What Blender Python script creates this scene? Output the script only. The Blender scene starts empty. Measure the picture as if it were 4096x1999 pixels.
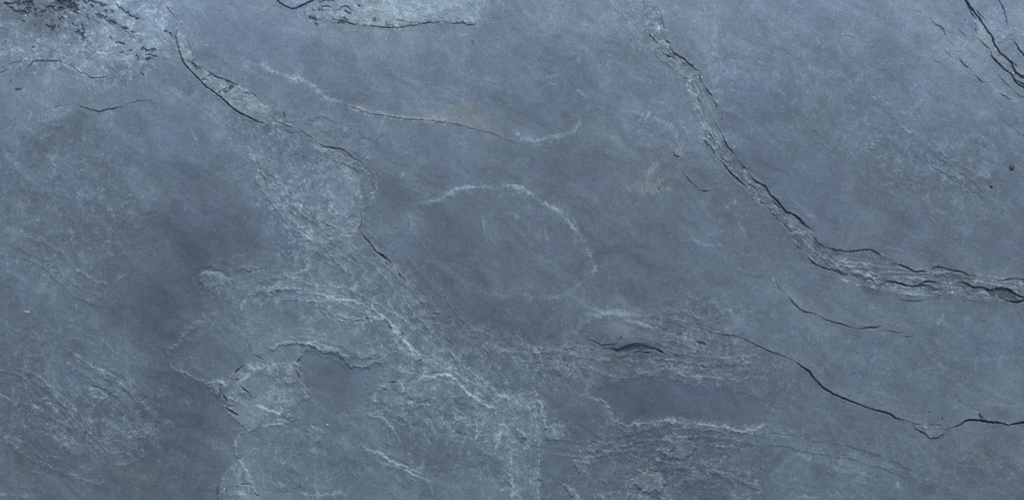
import bpy, math, random, re
import numpy as np

# ------------------------------------------------------------------ camera, world, sun, exposure
S = 0.0005                         # metres of rock per photo pixel: the view spans about two metres
scene = bpy.context.scene
col = scene.collection
cam_data = bpy.data.cameras.new('camera')
cam = bpy.data.objects.new('camera', cam_data); col.objects.link(cam)
cam_data.sensor_width = 36; cam_data.lens = 80
cam.location = (0, 0, 4096 * S * 80 / 36)
cam.rotation_euler = (0, 0, 0)
cam_data.clip_start = 0.05; cam_data.clip_end = 200
scene.camera = cam

SUN_EL, SUN_AZ = 42, 12            # light comes from the top edge of the picture, a little from the right
world = bpy.data.worlds.new('World'); scene.world = world
world.use_nodes = True
wn = world.node_tree.nodes; wl = world.node_tree.links; wn.clear()
sky = wn.new('ShaderNodeTexSky'); sky.sky_type = 'NISHITA'; sky.sun_disc = False
sky.sun_elevation = math.radians(SUN_EL); sky.sun_rotation = math.radians(SUN_AZ)
sky.dust_density = 1.4
bg = wn.new('ShaderNodeBackground'); bg.inputs['Strength'].default_value = 0.15
wo = wn.new('ShaderNodeOutputWorld')
wl.new(sky.outputs[0], bg.inputs[0]); wl.new(bg.outputs[0], wo.inputs[0])
sun_data = bpy.data.lights.new('sun', 'SUN'); sun = bpy.data.objects.new('sun', sun_data); col.objects.link(sun)
sun_data.energy = 1.5; sun_data.angle = math.radians(10); sun_data.color = (1.0, 0.95, 0.88)
sun.rotation_euler = (math.radians(90 - SUN_EL), 0, math.radians(180 - SUN_AZ))
scene.view_settings.view_transform = 'Standard'; scene.view_settings.look = 'None'
scene.view_settings.exposure = 0.09; scene.view_settings.gamma = 1
scene.view_settings.use_curve_mapping = False

# ------------------------------------------------------------------ sampling grid (photo pixel units, y down)
STEP = 2.4
def axis(lo, hi, margin):
    core = np.arange(lo, hi + STEP, STEP)
    out, s, p = [], STEP, 0.0
    while p < margin:
        s = min(s * 1.07, 55); p += s; out.append(p)
    out = np.array(out)
    return np.concatenate([(core[0] - out)[::-1], core, core[-1] + out]).astype(np.float64)
gx = axis(-60, 4156, 2300); gy = axis(-60, 2060, 1800)
NX, NY = len(gx), len(gy)
X, Y = np.meshgrid(gx.astype(np.float32), gy.astype(np.float32))     # shape NY, NX

def perlin(x, y, seed):
    r = np.random.RandomState(seed)
    perm = r.permutation(512).astype(np.int32)
    ang = r.rand(512) * 2 * np.pi
    ga = np.cos(ang).astype(np.float32); gb = np.sin(ang).astype(np.float32)
    xi = np.floor(x); yi = np.floor(y)
    fx = x - xi; fy = y - yi
    xi = xi.astype(np.int32); yi = yi.astype(np.int32)
    u = fx * fx * fx * (fx * (fx * 6 - 15) + 10); v = fy * fy * fy * (fy * (fy * 6 - 15) + 10)
    a0 = perm[xi & 511]; a1 = perm[(xi + 1) & 511]
    def g(a, yy, dx, dy):
        h = perm[(a + yy) & 511]
        return ga[h] * dx + gb[h] * dy
    n00 = g(a0, yi, fx, fy); n10 = g(a1, yi, fx - 1, fy)
    n01 = g(a0, yi + 1, fx, fy - 1); n11 = g(a1, yi + 1, fx - 1, fy - 1)
    a = n00 + u * (n10 - n00); b = n01 + u * (n11 - n01)
    return (a + v * (b - a)) * 1.4
def fbm(x, y, scale, octaves, seed, gain=0.5):
    t = 0; a = 1; f = 1.0 / scale; s = 0
    for i in range(octaves):
        t = t + a * perlin(x * f, y * f, seed + i * 17); s += a; a *= gain; f *= 2.03
    return t / s * 1.6
def sstep(a, b, v):
    t = np.clip((v - a) / (b - a), 0, 1); return t * t * (3 - 2 * t)

# warped coordinates shared by every field, so that all of them follow the same folds
WX = fbm(X, Y, 190, 4, 11); WY = fbm(X, Y, 190, 4, 12)
XW = X + 60 * WX; YW = Y + 60 * WY
FX = X + 9 * perlin(X / 16, Y / 16, 31) + 3 * perlin(X / 6, Y / 6, 32)      # ragged edges
FY = Y + 9 * perlin(X / 16, Y / 16, 33) + 3 * perlin(X / 6, Y / 6, 34)
ca, sa = math.cos(math.radians(32)), math.sin(math.radians(32))
FLU = X * ca + Y * sa; FLV = -X * sa + Y * ca                                # along / across the cleavage flow
FLUW = FLU + 45 * WX; FLVW = FLV + 45 * WY

grain = 0.62 * perlin(X / 4.6, Y / 4.6, 41) + 0.5 * perlin(X / 9, Y / 9, 42)
fleck = fbm(XW, YW, 34, 3, 51)
mottle = fbm(XW, YW, 120, 4, 52)
streak = fbm(FLUW / 4.2, FLVW, 75, 3, 53)
broad = fbm(FLUW / 1.9, FLVW, 330, 3, 54)
fibre = fbm(FLUW / 7 + 3 * fleck, FLVW + 6 * fleck, 26, 3, 56)
def ridged(x, y, sc, seed, p=7):
    n = perlin(x / sc, y / sc, seed); return np.clip(1 - np.abs(n) * 2.2, 0, 1) ** p
R1 = ridged(X + 26 * WX + 10 * fleck, Y + 26 * WY - 10 * mottle, 46, 61)
R2 = ridged(FLUW / 1.9 + 6 * fleck, FLVW + 6 * fleck, 24, 62, 5)
R3 = ridged(X + 7 * fleck, Y + 9 * fleck, 15, 63, 4)
gate = sstep(-0.15, 0.55, fbm(X, Y, 75, 3, 64)); gate2 = sstep(-0.1, 0.5, fbm(X, Y, 38, 2, 65))
chop = np.clip(0.35 + 1.1 * perlin(X / 7, Y / 7, 66) + 0.9 * perlin(X / 13, Y / 13, 67), 0, 1.3)
R4 = ridged(FLUW / 1.6 + 4 * fleck, FLVW + 5 * fleck, 11, 68, 3)
fil = (R1 * gate * 1.15 + R2 * gate2 * 0.4 + R3 * gate2 * 1.0) * (0.25 + 0.9 * chop) + R4 * gate2 * chop * 0.3

# ------------------------------------------------------------------ fields being built
H = np.zeros_like(X)                       # height in photo pixels
B = np.zeros_like(X)                       # paleness of the stone with ridge highlights painted in, stops of display brightness
TAN = np.zeros_like(X); BLU = np.zeros_like(X); RUST = np.zeros_like(X); DARKEN = np.zeros_like(X); GRN = np.zeros_like(X)
BUSY = np.full_like(X, 0.2)
ID = np.zeros(X.shape, np.int16)
PARTS = [None]
PLURAL = re.compile(r'\b(cracks|pits|spots|slivers|ledges|streaks|folds|wrinkles|ridges|dashes|hooks|scratches)\b')
def new_part(name, label, parent=0):
    PARTS.append((name, label, parent)); return len(PARTS) - 1
class Pieces:
    """hands out one part per connected run of strokes"""
    def __init__(self, name, label, parent=0):
        self.name, self.label, self.parent, self.seen = name, (None if PLURAL.search(label) else label), parent, []
    def get(self, pts, near=24):
        pid = 0
        for k, q in self.seen:
            if min(math.hypot(a[0] - b[0], a[1] - b[1]) for a in pts for b in q) < near: pid = k; break
        if not pid:
            pid = new_part(self.name, self.label if not self.seen else None, self.parent)
        self.seen.append((pid, pts)); return pid

def win(x0, x1, y0, y1):
    i0 = max(0, np.searchsorted(gx, x0) - 1); i1 = min(NX, np.searchsorted(gx, x1) + 1)
    j0 = max(0, np.searchsorted(gy, y0) - 1); j1 = min(NY, np.searchsorted(gy, y1) + 1)
    return slice(j0, j1), slice(i0, i1)

def resample(pts, rough, seed, step=7.0):
    """a traced line made as crooked as broken stone; ends at the border run on beyond it"""
    r = random.Random(seed)
    P = [tuple(map(float, p)) for p in pts]
    def ext(a, b):
        d = math.hypot(a[0] - b[0], a[1] - b[1]) or 1
        ux, uy = (a[0] - b[0]) / d, (a[1] - b[1]) / d
        return [(a[0] + ux * k * 90 + r.uniform(-22, 22), a[1] + uy * k * 90 + r.uniform(-22, 22)) for k in range(1, 6)]
    out = lambda p: p[0] <= 1 or p[0] >= 4095 or p[1] <= 1 or p[1] >= 1998
    if out(P[0]): P = ext(P[0], P[1])[::-1] + P
    if out(P[-1]): P = P + ext(P[-1], P[-2])
    P = np.array(P)
    # catmull-rom for flow
    Q = []
    n = len(P)
    for i in range(n - 1):
        p0, p1, p2, p3 = P[max(i - 1, 0)], P[i], P[i + 1], P[min(i + 2, n - 1)]
        L = np.hypot(*(p2 - p1)); k = max(1, int(L / step))
        for t in np.arange(k) / k:
            Q.append(0.5 * ((2 * p1) + (-p0 + p2) * t + (2 * p0 - 5 * p1 + 4 * p2 - p3) * t * t + (-p0 + 3 * p1 - 3 * p2 + p3) * t ** 3))
    Q.append(P[-1]); Q = np.array(Q)
    # fractal sideways jitter
    m = len(Q); rs = np.random.RandomState(seed)
    off = np.zeros((m, 2))
    for lam, a in ((9, 1.0), (5, 0.8), (2.5, 0.55), (1.3, 0.35)):
        kk = max(2, int(m / lam) + 2); v = rs.uniform(-1, 1, (kk, 2)); xs = np.linspace(0, kk - 1, m)
        off += a * np.stack([np.interp(xs, np.arange(kk), v[:, c]) for c in (0, 1)], 1)
    fade = np.minimum(1, np.minimum(np.arange(m), np.arange(m)[::-1]) / 3.0)[:, None]
    return Q + off * rough * fade

def strokefield(pts, R, rough, seed, warp=0.3):
    Q = resample(pts, rough, seed); m = len(Q)
    sy, sx = win(Q[:, 0].min() - R, Q[:, 0].max() + R, Q[:, 1].min() - R, Q[:, 1].max() + R)
    xs = X[sy, sx] + warp * (FX[sy, sx] - X[sy, sx]); ys = Y[sy, sx] + warp * (FY[sy, sx] - Y[sy, sx])
    D = np.full(xs.shape, 1e6, np.float32); SG = np.zeros_like(D); T = np.zeros_like(D)
    ox, oy = sx.start, sy.start
    acc = 0.0
    for i in range(m - 1):
        a, b = Q[i], Q[i + 1]
        wy, wx = win(min(a[0], b[0]) - R, max(a[0], b[0]) + R, min(a[1], b[1]) - R, max(a[1], b[1]) + R)
        wy = slice(max(0, wy.start - oy), max(0, wy.stop - oy)); wx = slice(max(0, wx.start - ox), max(0, wx.stop - ox))
        x = xs[wy, wx]; y = ys[wy, wx]
        if not x.size: continue
        dx, dy = b - a; L2 = dx * dx + dy * dy + 1e-9
        t = np.clip(((x - a[0]) * dx + (y - a[1]) * dy) / L2, 0, 1)
        px = x - (a[0] + t * dx); py = y - (a[1] + t * dy)
        d = np.sqrt(px * px + py * py)
        k = d < D[wy, wx]
        D[wy, wx] = np.where(k, d, D[wy, wx])
        SG[wy, wx] = np.where(k, np.sign(dx * py - dy * px), SG[wy, wx])
        T[wy, wx] = np.where(k, i + t, T[wy, wx])
    return (sy, sx), D, SG, T, m

seedc = [100]
def nseed():
    seedc[0] += 1; return seedc[0]

def along(m, seed, lo, hi, taper=6):
    rs = np.random.RandomState(seed); kk = max(3, m // 5 + 2)
    v = np.interp(np.linspace(0, kk - 1, m + 1), np.arange(kk), rs.uniform(lo, hi, kk))
    e = np.minimum(np.arange(m + 1), np.arange(m + 1)[::-1]) / float(min(taper, max(2, m / 3)))
    return v * np.clip(e, 0.15, 1)

def crack(pts, w=5, depth=12, step=0, darken=1.0, L=45, rough=2.2, pid=0, pale=0.0, rust=0.0):
    """open joint: a groove w pixels wide; step > 0 lifts the stone on the right of the path (below it when it runs rightwards)"""
    s = nseed(); R = max(60, L * 1.6) if (step or pale) else 26
    sl, D, SG, T, m = strokefield(pts, R, rough, s)
    wa = np.interp(T, np.arange(m + 1), along(m, s + 7, 0.35, 1.25)).astype(np.float32)
    ww = w * wa * 0.40 - 0.1 + 0.12 * np.maximum(w - 5, 0); D0 = D; D = np.maximum(0, D + 0.8 * grain[sl])
    depth = depth * (0.35 + 0.65 * darken)
    g = 1 - sstep(ww * 0.35, ww * 1.1 + 1.25, D)
    if w < 6: darken = darken * 0.74
    depth = depth * 0.8; rust = max(rust, 0.18)
    lip = np.exp(-((D - ww - 4.5) / 3.2) ** 2) * np.clip(0.2 + 1.2 * chop[sl], 0, 1.3) * darken
    H[sl] += 0.8 * lip; B[sl] += 0.08 * lip - 0.05 * np.exp(-(D0 / 9.0) ** 2) * darken
    edge = np.interp(T, np.arange(m + 1), along(m, s + 9, 0.22 if w < 6 else 0.5, 1.15)).astype(np.float32)
    H[sl] -= g * depth * np.clip(edge, 0, 1)
    DARKEN[sl] = np.maximum(DARKEN[sl], g * darken * np.clip(edge * 1.15, 0, 1))
    if step:
        side = np.where(SG * np.sign(step) > 0, 1.0, 0.0)
        H[sl] += abs(step) * side * np.exp(-D / L) * np.clip(edge, 0, 1) * (D < R)
    if pale:
        rag = np.clip(0.45 + 0.9 * fleck[sl] + 0.6 * grain[sl], 0, 1.2)
        B[sl] += pale * np.exp(-((D - ww - 4) / 6.0) ** 2) * rag
    if rust:
        RUST[sl] = np.maximum(RUST[sl], rust * np.exp(-(D / 13.0) ** 2) * np.clip(0.6 + fleck[sl], 0, 1))
    if pid: ID[sl][D0 < np.maximum(2.7, ww)] = pid
    return sl

def vein(pts, w=9, pale=0.3, ridge=1.5, rough=3.5, pid=0, fade=1.0, step=0, L=40, ragged=1.0, tan=0, cont=0.0):
    """pale scuffed edge of a flake, painted ridge highlight or thin mineral vein"""
    s = nseed(); R = max(w * 3.2, L * 1.5 if step else 0)
    sl, D, SG, T, m = strokefield(pts, R, rough, s, warp=min(1.0, w / 12.0))
    wa = np.interp(T, np.arange(m + 1), along(m, s + 7, 0.35, 1.4)).astype(np.float32)
    Dn = np.abs(D + ragged * (0.35 * w * fleck[sl] + 0.35 * w * grain[sl]))
    ck = chop[sl] * (1 - cont) + 0.85 * cont; core = np.exp(-(Dn / (w * 0.25 * wa + 1.0)) ** 2) * (0.3 + 0.8 * ck if w > 4.5 else 1)
    halo = np.exp(-(D / (w * 1.1 * wa + 2)) ** 2) * np.clip(0.25 + fleck[sl] * 0.8 + grain[sl] * 0.4 + fil[sl] * 1.2, 0, 1)
    if ragged < 0.45 and w > 5: halo = 1.1 * np.exp(-(D / (w * 0.8 * wa + 2)) ** 2); core = core * 0.35
    k = np.clip(wa, 0, 1)
    mk = (0.95 * core + 0.42 * halo * (0.5 + 0.7 * ck)) * k
    B[sl] += 1.4 * pale * fade * mk  # scuff and vein colour, plus highlights painted onto raised ridges
    H[sl] += 0.85 * ridge * (core + 0.3 * halo) * k
    if tan: TAN[sl] = np.maximum(TAN[sl], tan * halo)
    if step:
        side = np.where(SG * np.sign(step) > 0, 1.0, 0.0)
        H[sl] += 1.6 * abs(step) * side * np.exp(-D / L) * k * (D < R)
    if pid: ID[sl][D < max(2.7, w * 0.5)] = pid
    return sl

def pit(pts, w=8, depth=6, darken=0.9, pid=0, ragged=1.0):
    if len(pts) == 1: pts = [pts[0], (pts[0][0] + 1.5, pts[0][1] + 1)]
    s = nseed(); sl, D, SG, T, m = strokefield(pts, w * 2 + 14, 1.0, s, warp=0.9)
    Dn = D + ragged * w * (0.45 * fleck[sl] + 0.7 * grain[sl])
    g = 1 - sstep(w * 0.35, w * 0.6 + 1.6, Dn)
    H[sl] -= g * depth; DARKEN[sl] = np.maximum(DARKEN[sl], g * darken)
    if pid: ID[sl][D < w * 0.45 + 1.2] = pid
    return sl

def poly(pts, feather=8, ragged=1.0):
    P = np.array(pts, float); f = feather + 14
    sl = win(P[:, 0].min() - f - 10, P[:, 0].max() + f + 10, P[:, 1].min() - f - 10, P[:, 1].max() + f + 10)
    x = X[sl] + ragged * (FX[sl] - X[sl]); y = Y[sl] + ragged * (FY[sl] - Y[sl])
    d = np.full(x.shape, 1e6, np.float32); ins = np.zeros(x.shape, bool)
    n = len(P)
    for i in range(n):
        a, b = P[i], P[(i + 1) % n]; e = b - a
        t = np.clip(((x - a[0]) * e[0] + (y - a[1]) * e[1]) / (e @ e + 1e-9), 0, 1)
        d = np.minimum(d, np.hypot(x - a[0] - t * e[0], y - a[1] - t * e[1]))
        c = ((a[1] > y) != (b[1] > y)) & (x < (b[0] - a[0]) * (y - a[1]) / (b[1] - a[1] + 1e-9) + a[0])
        ins ^= c
    sd = np.where(ins, d, -d)
    return sl, sd

def patch(pts, feather=8, ragged=1.0, b=0, tan=0, blu=0, grn=0, rust=0, darken=0, h=0, busy=None, pid=0, rim=0, soften=0):
    sl, sd = poly(pts, feather, ragged)
    k = sstep(-feather, feather, sd)
    B[sl] += b * k; H[sl] += h * k
    if tan: TAN[sl] = np.maximum(TAN[sl], tan * k)
    if blu: BLU[sl] += blu * k
    if grn: GRN[sl] = np.maximum(GRN[sl], grn * k)
    if rust: RUST[sl] = np.maximum(RUST[sl], rust * k)
    if darken: DARKEN[sl] = np.maximum(DARKEN[sl], darken * k)
    if busy is not None: BUSY[sl] += (busy - BUSY[sl]) * k
    if rim: B[sl] += rim * np.exp(-(sd / 3.8) ** 2) * np.clip(0.6 + fleck[sl] + 0.5 * grain[sl], 0, 1)
    if pid: ID[sl][sd > 0] = pid
    return sl

def blob(cx, cy, rx, ry, rot=0, busy=None, b=0, blu=0, grn=0, tan=0, h=0):
    r = max(rx, ry) * 1.7
    sl = win(cx - r, cx + r, cy - r, cy + r)
    c, s = math.cos(math.radians(rot)), math.sin(math.radians(rot))
    x = X[sl] - cx + 35 * WX[sl]; y = Y[sl] - cy + 35 * WY[sl]
    q = ((x * c + y * s) / rx) ** 2 + ((-x * s + y * c) / ry) ** 2
    k = np.exp(-q ** 1.4)
    if busy is not None: BUSY[sl] += (busy - BUSY[sl]) * k
    B[sl] += b * k; BLU[sl] += blu * k; H[sl] += h * k
    if grn: GRN[sl] = np.maximum(GRN[sl], grn * k)
    if tan: TAN[sl] = np.maximum(TAN[sl], tan * k)

# ------------------------------------------------------------------ broad tone: mineral variation plus the light's top-to-bottom fall-off painted in, sampled every 256 x 250 pixels
TONE = np.array([
 [124,126,140,140,129,136,138,140,129,127,134,129,128,132,133,130,130],
 [122,130,125,120,124,118,118,119,116,114,121,124,119,118,117,123,128],
 [114,112,114,113,118,110,115,118,110,107,113,121,113,113,113,113,116],
 [107,112,112,103,115,117,105,107,109,105,109,107,107,107,106,112,111],
 [108,109,101, 98,109,112,108,101,104,102,103,109,106,101,102,104,105],
 [104,106, 98, 97,110,112,106,103,101,106,102,108,112,108,110,110,112],
 [100,109,110, 95,108,101,111,111,108,103, 96,101,104,106,108,108,111],
 [100,101,107, 96,110,102,104,104,114,100, 97, 99,105,103,106,111,106],
 [107,100, 95,100,112,102,105,103,109,101, 99,102,107,107,103,101,102]], float)
tx = np.clip(X / 256.0, 0, 15.999); ty = np.clip(Y / 250.0, 0, 7.999)
tx = np.clip(tx + 0.22 * WX, 0, 15.999); ty = np.clip(ty + 0.22 * WY, 0, 7.999)
ix = tx.astype(int); iy = ty.astype(int); u = tx - ix; v = ty - iy
u = u * u * (3 - 2 * u); v = v * v * (3 - 2 * v)
tone = (TONE[iy, ix] * (1 - u) + TONE[iy, ix + 1] * u) * (1 - v) + (TONE[iy + 1, ix] * (1 - u) + TONE[iy + 1, ix + 1] * u) * v

# ------------------------------------------------------------------ how flaky each area is, and tints
blob(330, 130, 420, 190, 10, busy=0.95)
blob(250, 850, 330, 330, 0, busy=0.62); blob(120, 720, 200, 200, 0, busy=0.45)
blob(300, 1640, 400, 260, 10, busy=0.85); blob(160, 1450, 240, 150, 20, busy=0.55)
blob(1150, 640, 330, 130, 38, busy=0.75); blob(1330, 830, 230, 170, 30, busy=0.8, b=0.04)
blob(1130, 900, 360, 110, 52, busy=0.55)
blob(1600, 1250, 420, 130, 35, busy=0.85); blob(1000, 1150, 260, 150, -15, busy=0.8)
blob(1500, 1350, 300, 110, 30, busy=0.9, b=0.05)
blob(1850, 1650, 420, 230, 15, busy=0.85, grn=0.55); blob(2100, 1850, 130, 260, 0, busy=0.9, grn=0.6)
blob(1150, 1300, 330, 110, 12, busy=0.35, grn=0.5)
blob(2150, 1450, 330, 110, 5, busy=0.85); blob(2720, 1430, 430, 140, 12, busy=0.85)
blob(2850, 1270, 170, 70, 20, busy=0.7)
blob(2700, 1850, 480, 170, 5, busy=0.95, grn=0.25); blob(3300, 1880, 450, 150, 8, busy=0.45, grn=0.35)
blob(3650, 680, 330, 170, 25, busy=0.6); blob(3350, 330, 300, 150, 10, busy=0.4); blob(3950, 650, 160, 120, 0, busy=0.55)
blob(2650, 480, 160, 110, 20, busy=0.45, b=0.03); blob(2880, 330, 120, 260, 0, busy=0.4)
blob(3480, 1500, 260, 100, 10, busy=0.3); blob(3800, 1400, 260, 120, 0, busy=0.35)
blob(1600, 60, 330, 70, 0, busy=0.6, grn=0.25); blob(3950, 1850, 260, 110, 10, busy=0.45)
blob(1170, 1850, 160, 160, 0, busy=0.6); blob(1600, 1850, 240, 120, 0, busy=0.45)
blob(2560, 90, 150, 130, 60, busy=0.55, grn=0.4); blob(1400, 560, 200, 60, 10, busy=0.5)
blob(2600, 700, 130, 90, -20, busy=0.4, tan=0.25)
blob(950, 930, 190, 110, 60, busy=0.1, b=-0.05, blu=0.12); blob(700, 1120, 140, 300, 15, busy=0.1, b=-0.04)
blob(700, 560, 130, 330, -15, busy=0.12, blu=0.3); blob(1300, 330, 520, 120, 20, blu=0.25)
blob(2150, 300, 420, 160, 10, blu=0.15); blob(900, 90, 250, 110, 20, blu=0.3, busy=0.1); blob(3000, 380, 130, 300, 10, blu=0.22)
blob(3300, 60, 260, 90, 0, blu=0.2); blob(3700, 330, 260, 130, 40, blu=0.15); blob(3300, 800, 330, 160, 20, blu=0.15, busy=0.12)
blob(1340, 1500, 130, 110, 0, busy=0.1, b=-0.03); blob(2750, 1600, 420, 70, 3, busy=0.15, b=-0.04, blu=0.08)
blob(2250, 1700, 130, 90, 0, busy=0.3, b=-0.05); blob(2240, 1840, 80, 90, 0, busy=0.15, b=-0.05)
blob(1850, 950, 200, 160, 20, busy=0.14); blob(1570, 800, 80, 100, 0, busy=0.15, b=-0.02)
blob(450, 1890, 380, 70, 12, busy=0.3, tan=0.25, b=-0.03); blob(560, 1920, 260, 80, 0, tan=0.35)
blob(3900, 1820, 200, 60, 10, tan=0.3, b=-0.04); blob(60, 1880, 90, 90, 0, tan=0.35)
blob(2380, 1420, 190, 40, 0, tan=0.2)

# the flaky swirl that fills the lower middle, and the smooth channel left of it
patch([(1144,1014),(1053,1072),(929,1103),(810,1091),(800,1157),(822,1210),(815,1277),(716,1366),(676,1421),(700,1490),(800,1505),(829,1529),(898,1629),(957,1695),(940,1776),(962,1838),(872,2080),(2120,2090),(2165,1990),(2135,1900),(2168,1830),(2150,1780),(2184,1740),(2170,1640),(2130,1590),(2031,1585),(1900,1490),(1800,1380),(1720,1260),(1629,1131),(1573,1060),(1480,975),(1434,919),(1300,900),(1180,960)], 16, 2.2, b=0.055, grn=0.35, h=2)
patch([(1120,640),(1255,561),(1374,601),(1474,676),(1500,740),(1470,820),(1434,919),(1480,975),(1300,1050),(1150,900),(1040,760),(1000,640)], 30, 2.5, b=0.045, grn=0.2, busy=0.75)
for q in ((950,960,130,160,30,-.05),(830,1000,130,120,0,-.04),(700,1180,110,150,10,-.04),(620,1400,100,150,0,-.06),(690,1600,130,150,0,-.05),(620,1780,170,90,-20,-.05),(540,1220,130,110,0,-.03),(1560,770,80,70,0,-.01),(1500,900,60,90,0,-.02),(170,590,130,60,-10,-.07),(1750,1150,150,130,30,-.03),(1980,1250,200,60,15,-.05),(2150,1340,160,50,0,-.05),(1900,1870,170,60,0,-.05),(2100,1250,160,60,0,.01),(130,1760,130,40,20,-.05),(2230,1640,90,60,0,-.03),(1740,1790,180,60,0,-.05),(2450,1230,190,60,0,.05),(1540,1120,200,90,30,.02),(1230,1290,250,60,8,.0),(760,1480,80,60,0,.03)):
    blob(*q[:5], b=q[5])
# ------------------------------------------------------------------ stains, crusts and patches
pid = new_part('mineral_stain', 'faint tan stain along the upper side of the long thin curved crack')
patch([(1374,414),(1430,420),(1470,406),(1530,440),(1600,452),(1640,430),(1700,440),(1780,428),(1860,412),(1925,418),(1960,470),(2020,545),(1971,537),(1852,505),(1740,485),(1613,476),(1500,456)], 10, 1.5, tan=0.42, b=0.02, pid=pid)
pid = new_part('mineral_stain', 'yellowish triangular stain left of the diagonal raised band')
patch([(2494,742),(2557,735),(2575,690),(2605,652),(2640,655),(2648,700),(2700,728),(2680,762),(2589,774),(2520,765)], 10, 1.6, tan=0.6, b=0.07, busy=0.7, pid=pid)
patch([(2520,740),(2600,742),(2690,730),(2680,760),(2589,772)], 12, 2, tan=0.6)
# rough crust at upper left
pid_crust = new_part('rough_crust', 'pale rough crust spotted with dark pits in the upper left corner')
patch([(-420,-120),(-200,-330),(120,-260),(380,-420),(560,-240),(640,-80),(650,20),(700,90),(700,170),(650,230),(590,290),(480,330),(330,300),(250,262),(120,262),(0,290),(-400,300)], 34, 2.6, b=0.03, grn=0.3, h=2.0, busy=0.85, pid=pid_crust)
blob(480, 190, 200, 70, 15, b=0.10); blob(620, 130, 60, 90, 0, b=0.10); blob(180, 60, 200, 60, 5, b=-0.12, blu=-0.1); blob(180,110,90,40,0,b=-0.08)
# flake beside the left curved crack
pid = pid_flake = new_part('surface_flake', 'long pale flake with broken dark spots above the curved left crack')
patch([(706,130),(740,150),(765,225),(800,275),(860,305),(950,340),(1000,372),(1050,415),(1110,475),(1190,515),(1060,496),(977,463),(910,418),(843,365),(762,286),(722,224)], 4, 1, b=0.10, grn=0.55, h=2.0, busy=0.8, rim=0.04, pid=pid)
patch([(706,120),(738,140),(768,235),(745,250),(722,224),(703,157)], 6, 1, b=0.05)
# crust top centre
pid = pid_crust2 = new_part('rough_crust', 'pale crust along the top edge, bounded below by a wavy crack')
patch([(1105,-60),(1230,-190),(1420,-130),(1600,-240),(1790,-110),(1925,-60),(1915,60),(1905,92),(1846,93),(1769,83),(1675,96),(1571,110),(1454,104),(1382,88),(1300,80),(1230,70),(1215,22),(1250,4)], 7, 1.8, b=0.06, grn=0.5, h=2.5, busy=0.75, pid=pid)
blob(1620, 20, 330, 80, 0, b=0.05)
patch([(1120,-60),(1200,-130),(1250,-50),(1245,4),(1206,23),(1163,33),(1130,18)], 3, 0.6, b=0.02, blu=0.25, h=2.5, busy=0.2)
blob(1500, 75, 170, 35, 0, b=0.05, tan=0.3)
# raised band on the right
BAND = [(2575,-300),(2660,-300),(2630,20),(2650,89),(2660,150),(2690,205),(2745,248),(2796,286),(2804,331),(2847,385),(2885,458),(2889,541),(2907,582),(2958,652),(3009,719),(3062,746),(3115,810),(3191,870),(3249,920),(3263,963),(3334,1001),(3473,1002),(3539,1027),(3611,1065),(3716,1084),(3749,1069),(3844,1086),(3926,1103),(4012,1122),(4100,1118),(4400,1150),(4400,1230),(4064,1206),(3969,1191),(3830,1174),(3720,1178),(3620,1165),(3500,1150),(3392,1103),(3292,1070),(3225,1020),(3182,982),(3158,917),(3082,846),(3020,793),(2962,729),(2905,674),(2844,592),(2810,540),(2800,480),(2765,400),(2730,320),(2697,240),(2634,205),(2595,137),(2580,60)]
pid_band = new_part('raised_band', 'rough layered band running diagonally from the top edge to the right edge')
patch(BAND, 7, 1.3, b=0.015, grn=0.4, h=-2.0, busy=0.9, pid=pid_band)
patch([(2815,370),(2860,405),(2888,480),(2886,570),(2845,560),(2818,490),(2800,420)], 14, 1.5, b=-0.04, blu=0.1, busy=0.2)
patch([(3480,1030),(3560,1065),(3700,1095),(3690,1125),(3560,1115),(3450,1080)], 14, 1.5, b=-0.03, busy=0.4)
blob(3500, 1130, 60, 25, 5, b=-0.1)
# right edge corner rock
pid = new_part('split_layer', 'strip of broken layers between the thick cracks in the upper right corner')
patch([(3868,-200),(3892,38),(3935,95),(3973,148),(4002,205),(4054,258),(4100,312),(4300,480),(4300,560),(4096,346),(4054,305),(4002,258),(3964,196),(3911,143),(3907,110),(3900,60),(3850,-200)], 4, 0.8, b=0.05, tan=0.3, busy=0.9, h=-1, pid=pid)
blob(3950, 100, 160, 70, 50, b=0.02, busy=0.6); blob(3830, 190, 60, 90, 50, b=0.06, busy=0.5); blob(3990,60,60,60,0,blu=0.25); blob(4075,70,40,70,0,b=0.03,grn=0.5); blob(4030,200,40,60,40,blu=0.2,b=-0.03); blob(3850,80,50,50,0,blu=0.3,b=-0.06)
# flake hanging under the band
pid = new_part('surface_flake', 'greenish crescent flake hanging under the raised band at right')
patch([(3584,1172),(3611,1170),(3658,1180),(3706,1180),(3728,1184),(3701,1198),(3658,1206),(3620,1203),(3596,1191)], 3, 0.5, b=-0.02, grn=1.0, h=2.5, busy=0.3, pid=pid)
# pockets
pid = new_part('hollow', 'dark grey hollow where the raised band reaches the right edge')
patch([(3935,1150),(3965,1162),(4002,1153),(4040,1161),(4064,1184),(4068,1198),(4040,1203),(4005,1192),(3985,1182),(3960,1180)], 3, 0.9, darken=0.62, h=-8, busy=0.6, pid=pid)
pid = new_part('hollow', 'dark slit-shaped hollow with rusty lips below the swollen bulge')
patch([(2440,1398),(2475,1394),(2529,1380),(2565,1374),(2600,1387),(2625,1398),(2590,1405),(2545,1402),(2509,1407),(2478,1409)], 3, 0.6, darken=0.24, blu=0.1, h=-6, busy=0.3, pid=pid)
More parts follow.
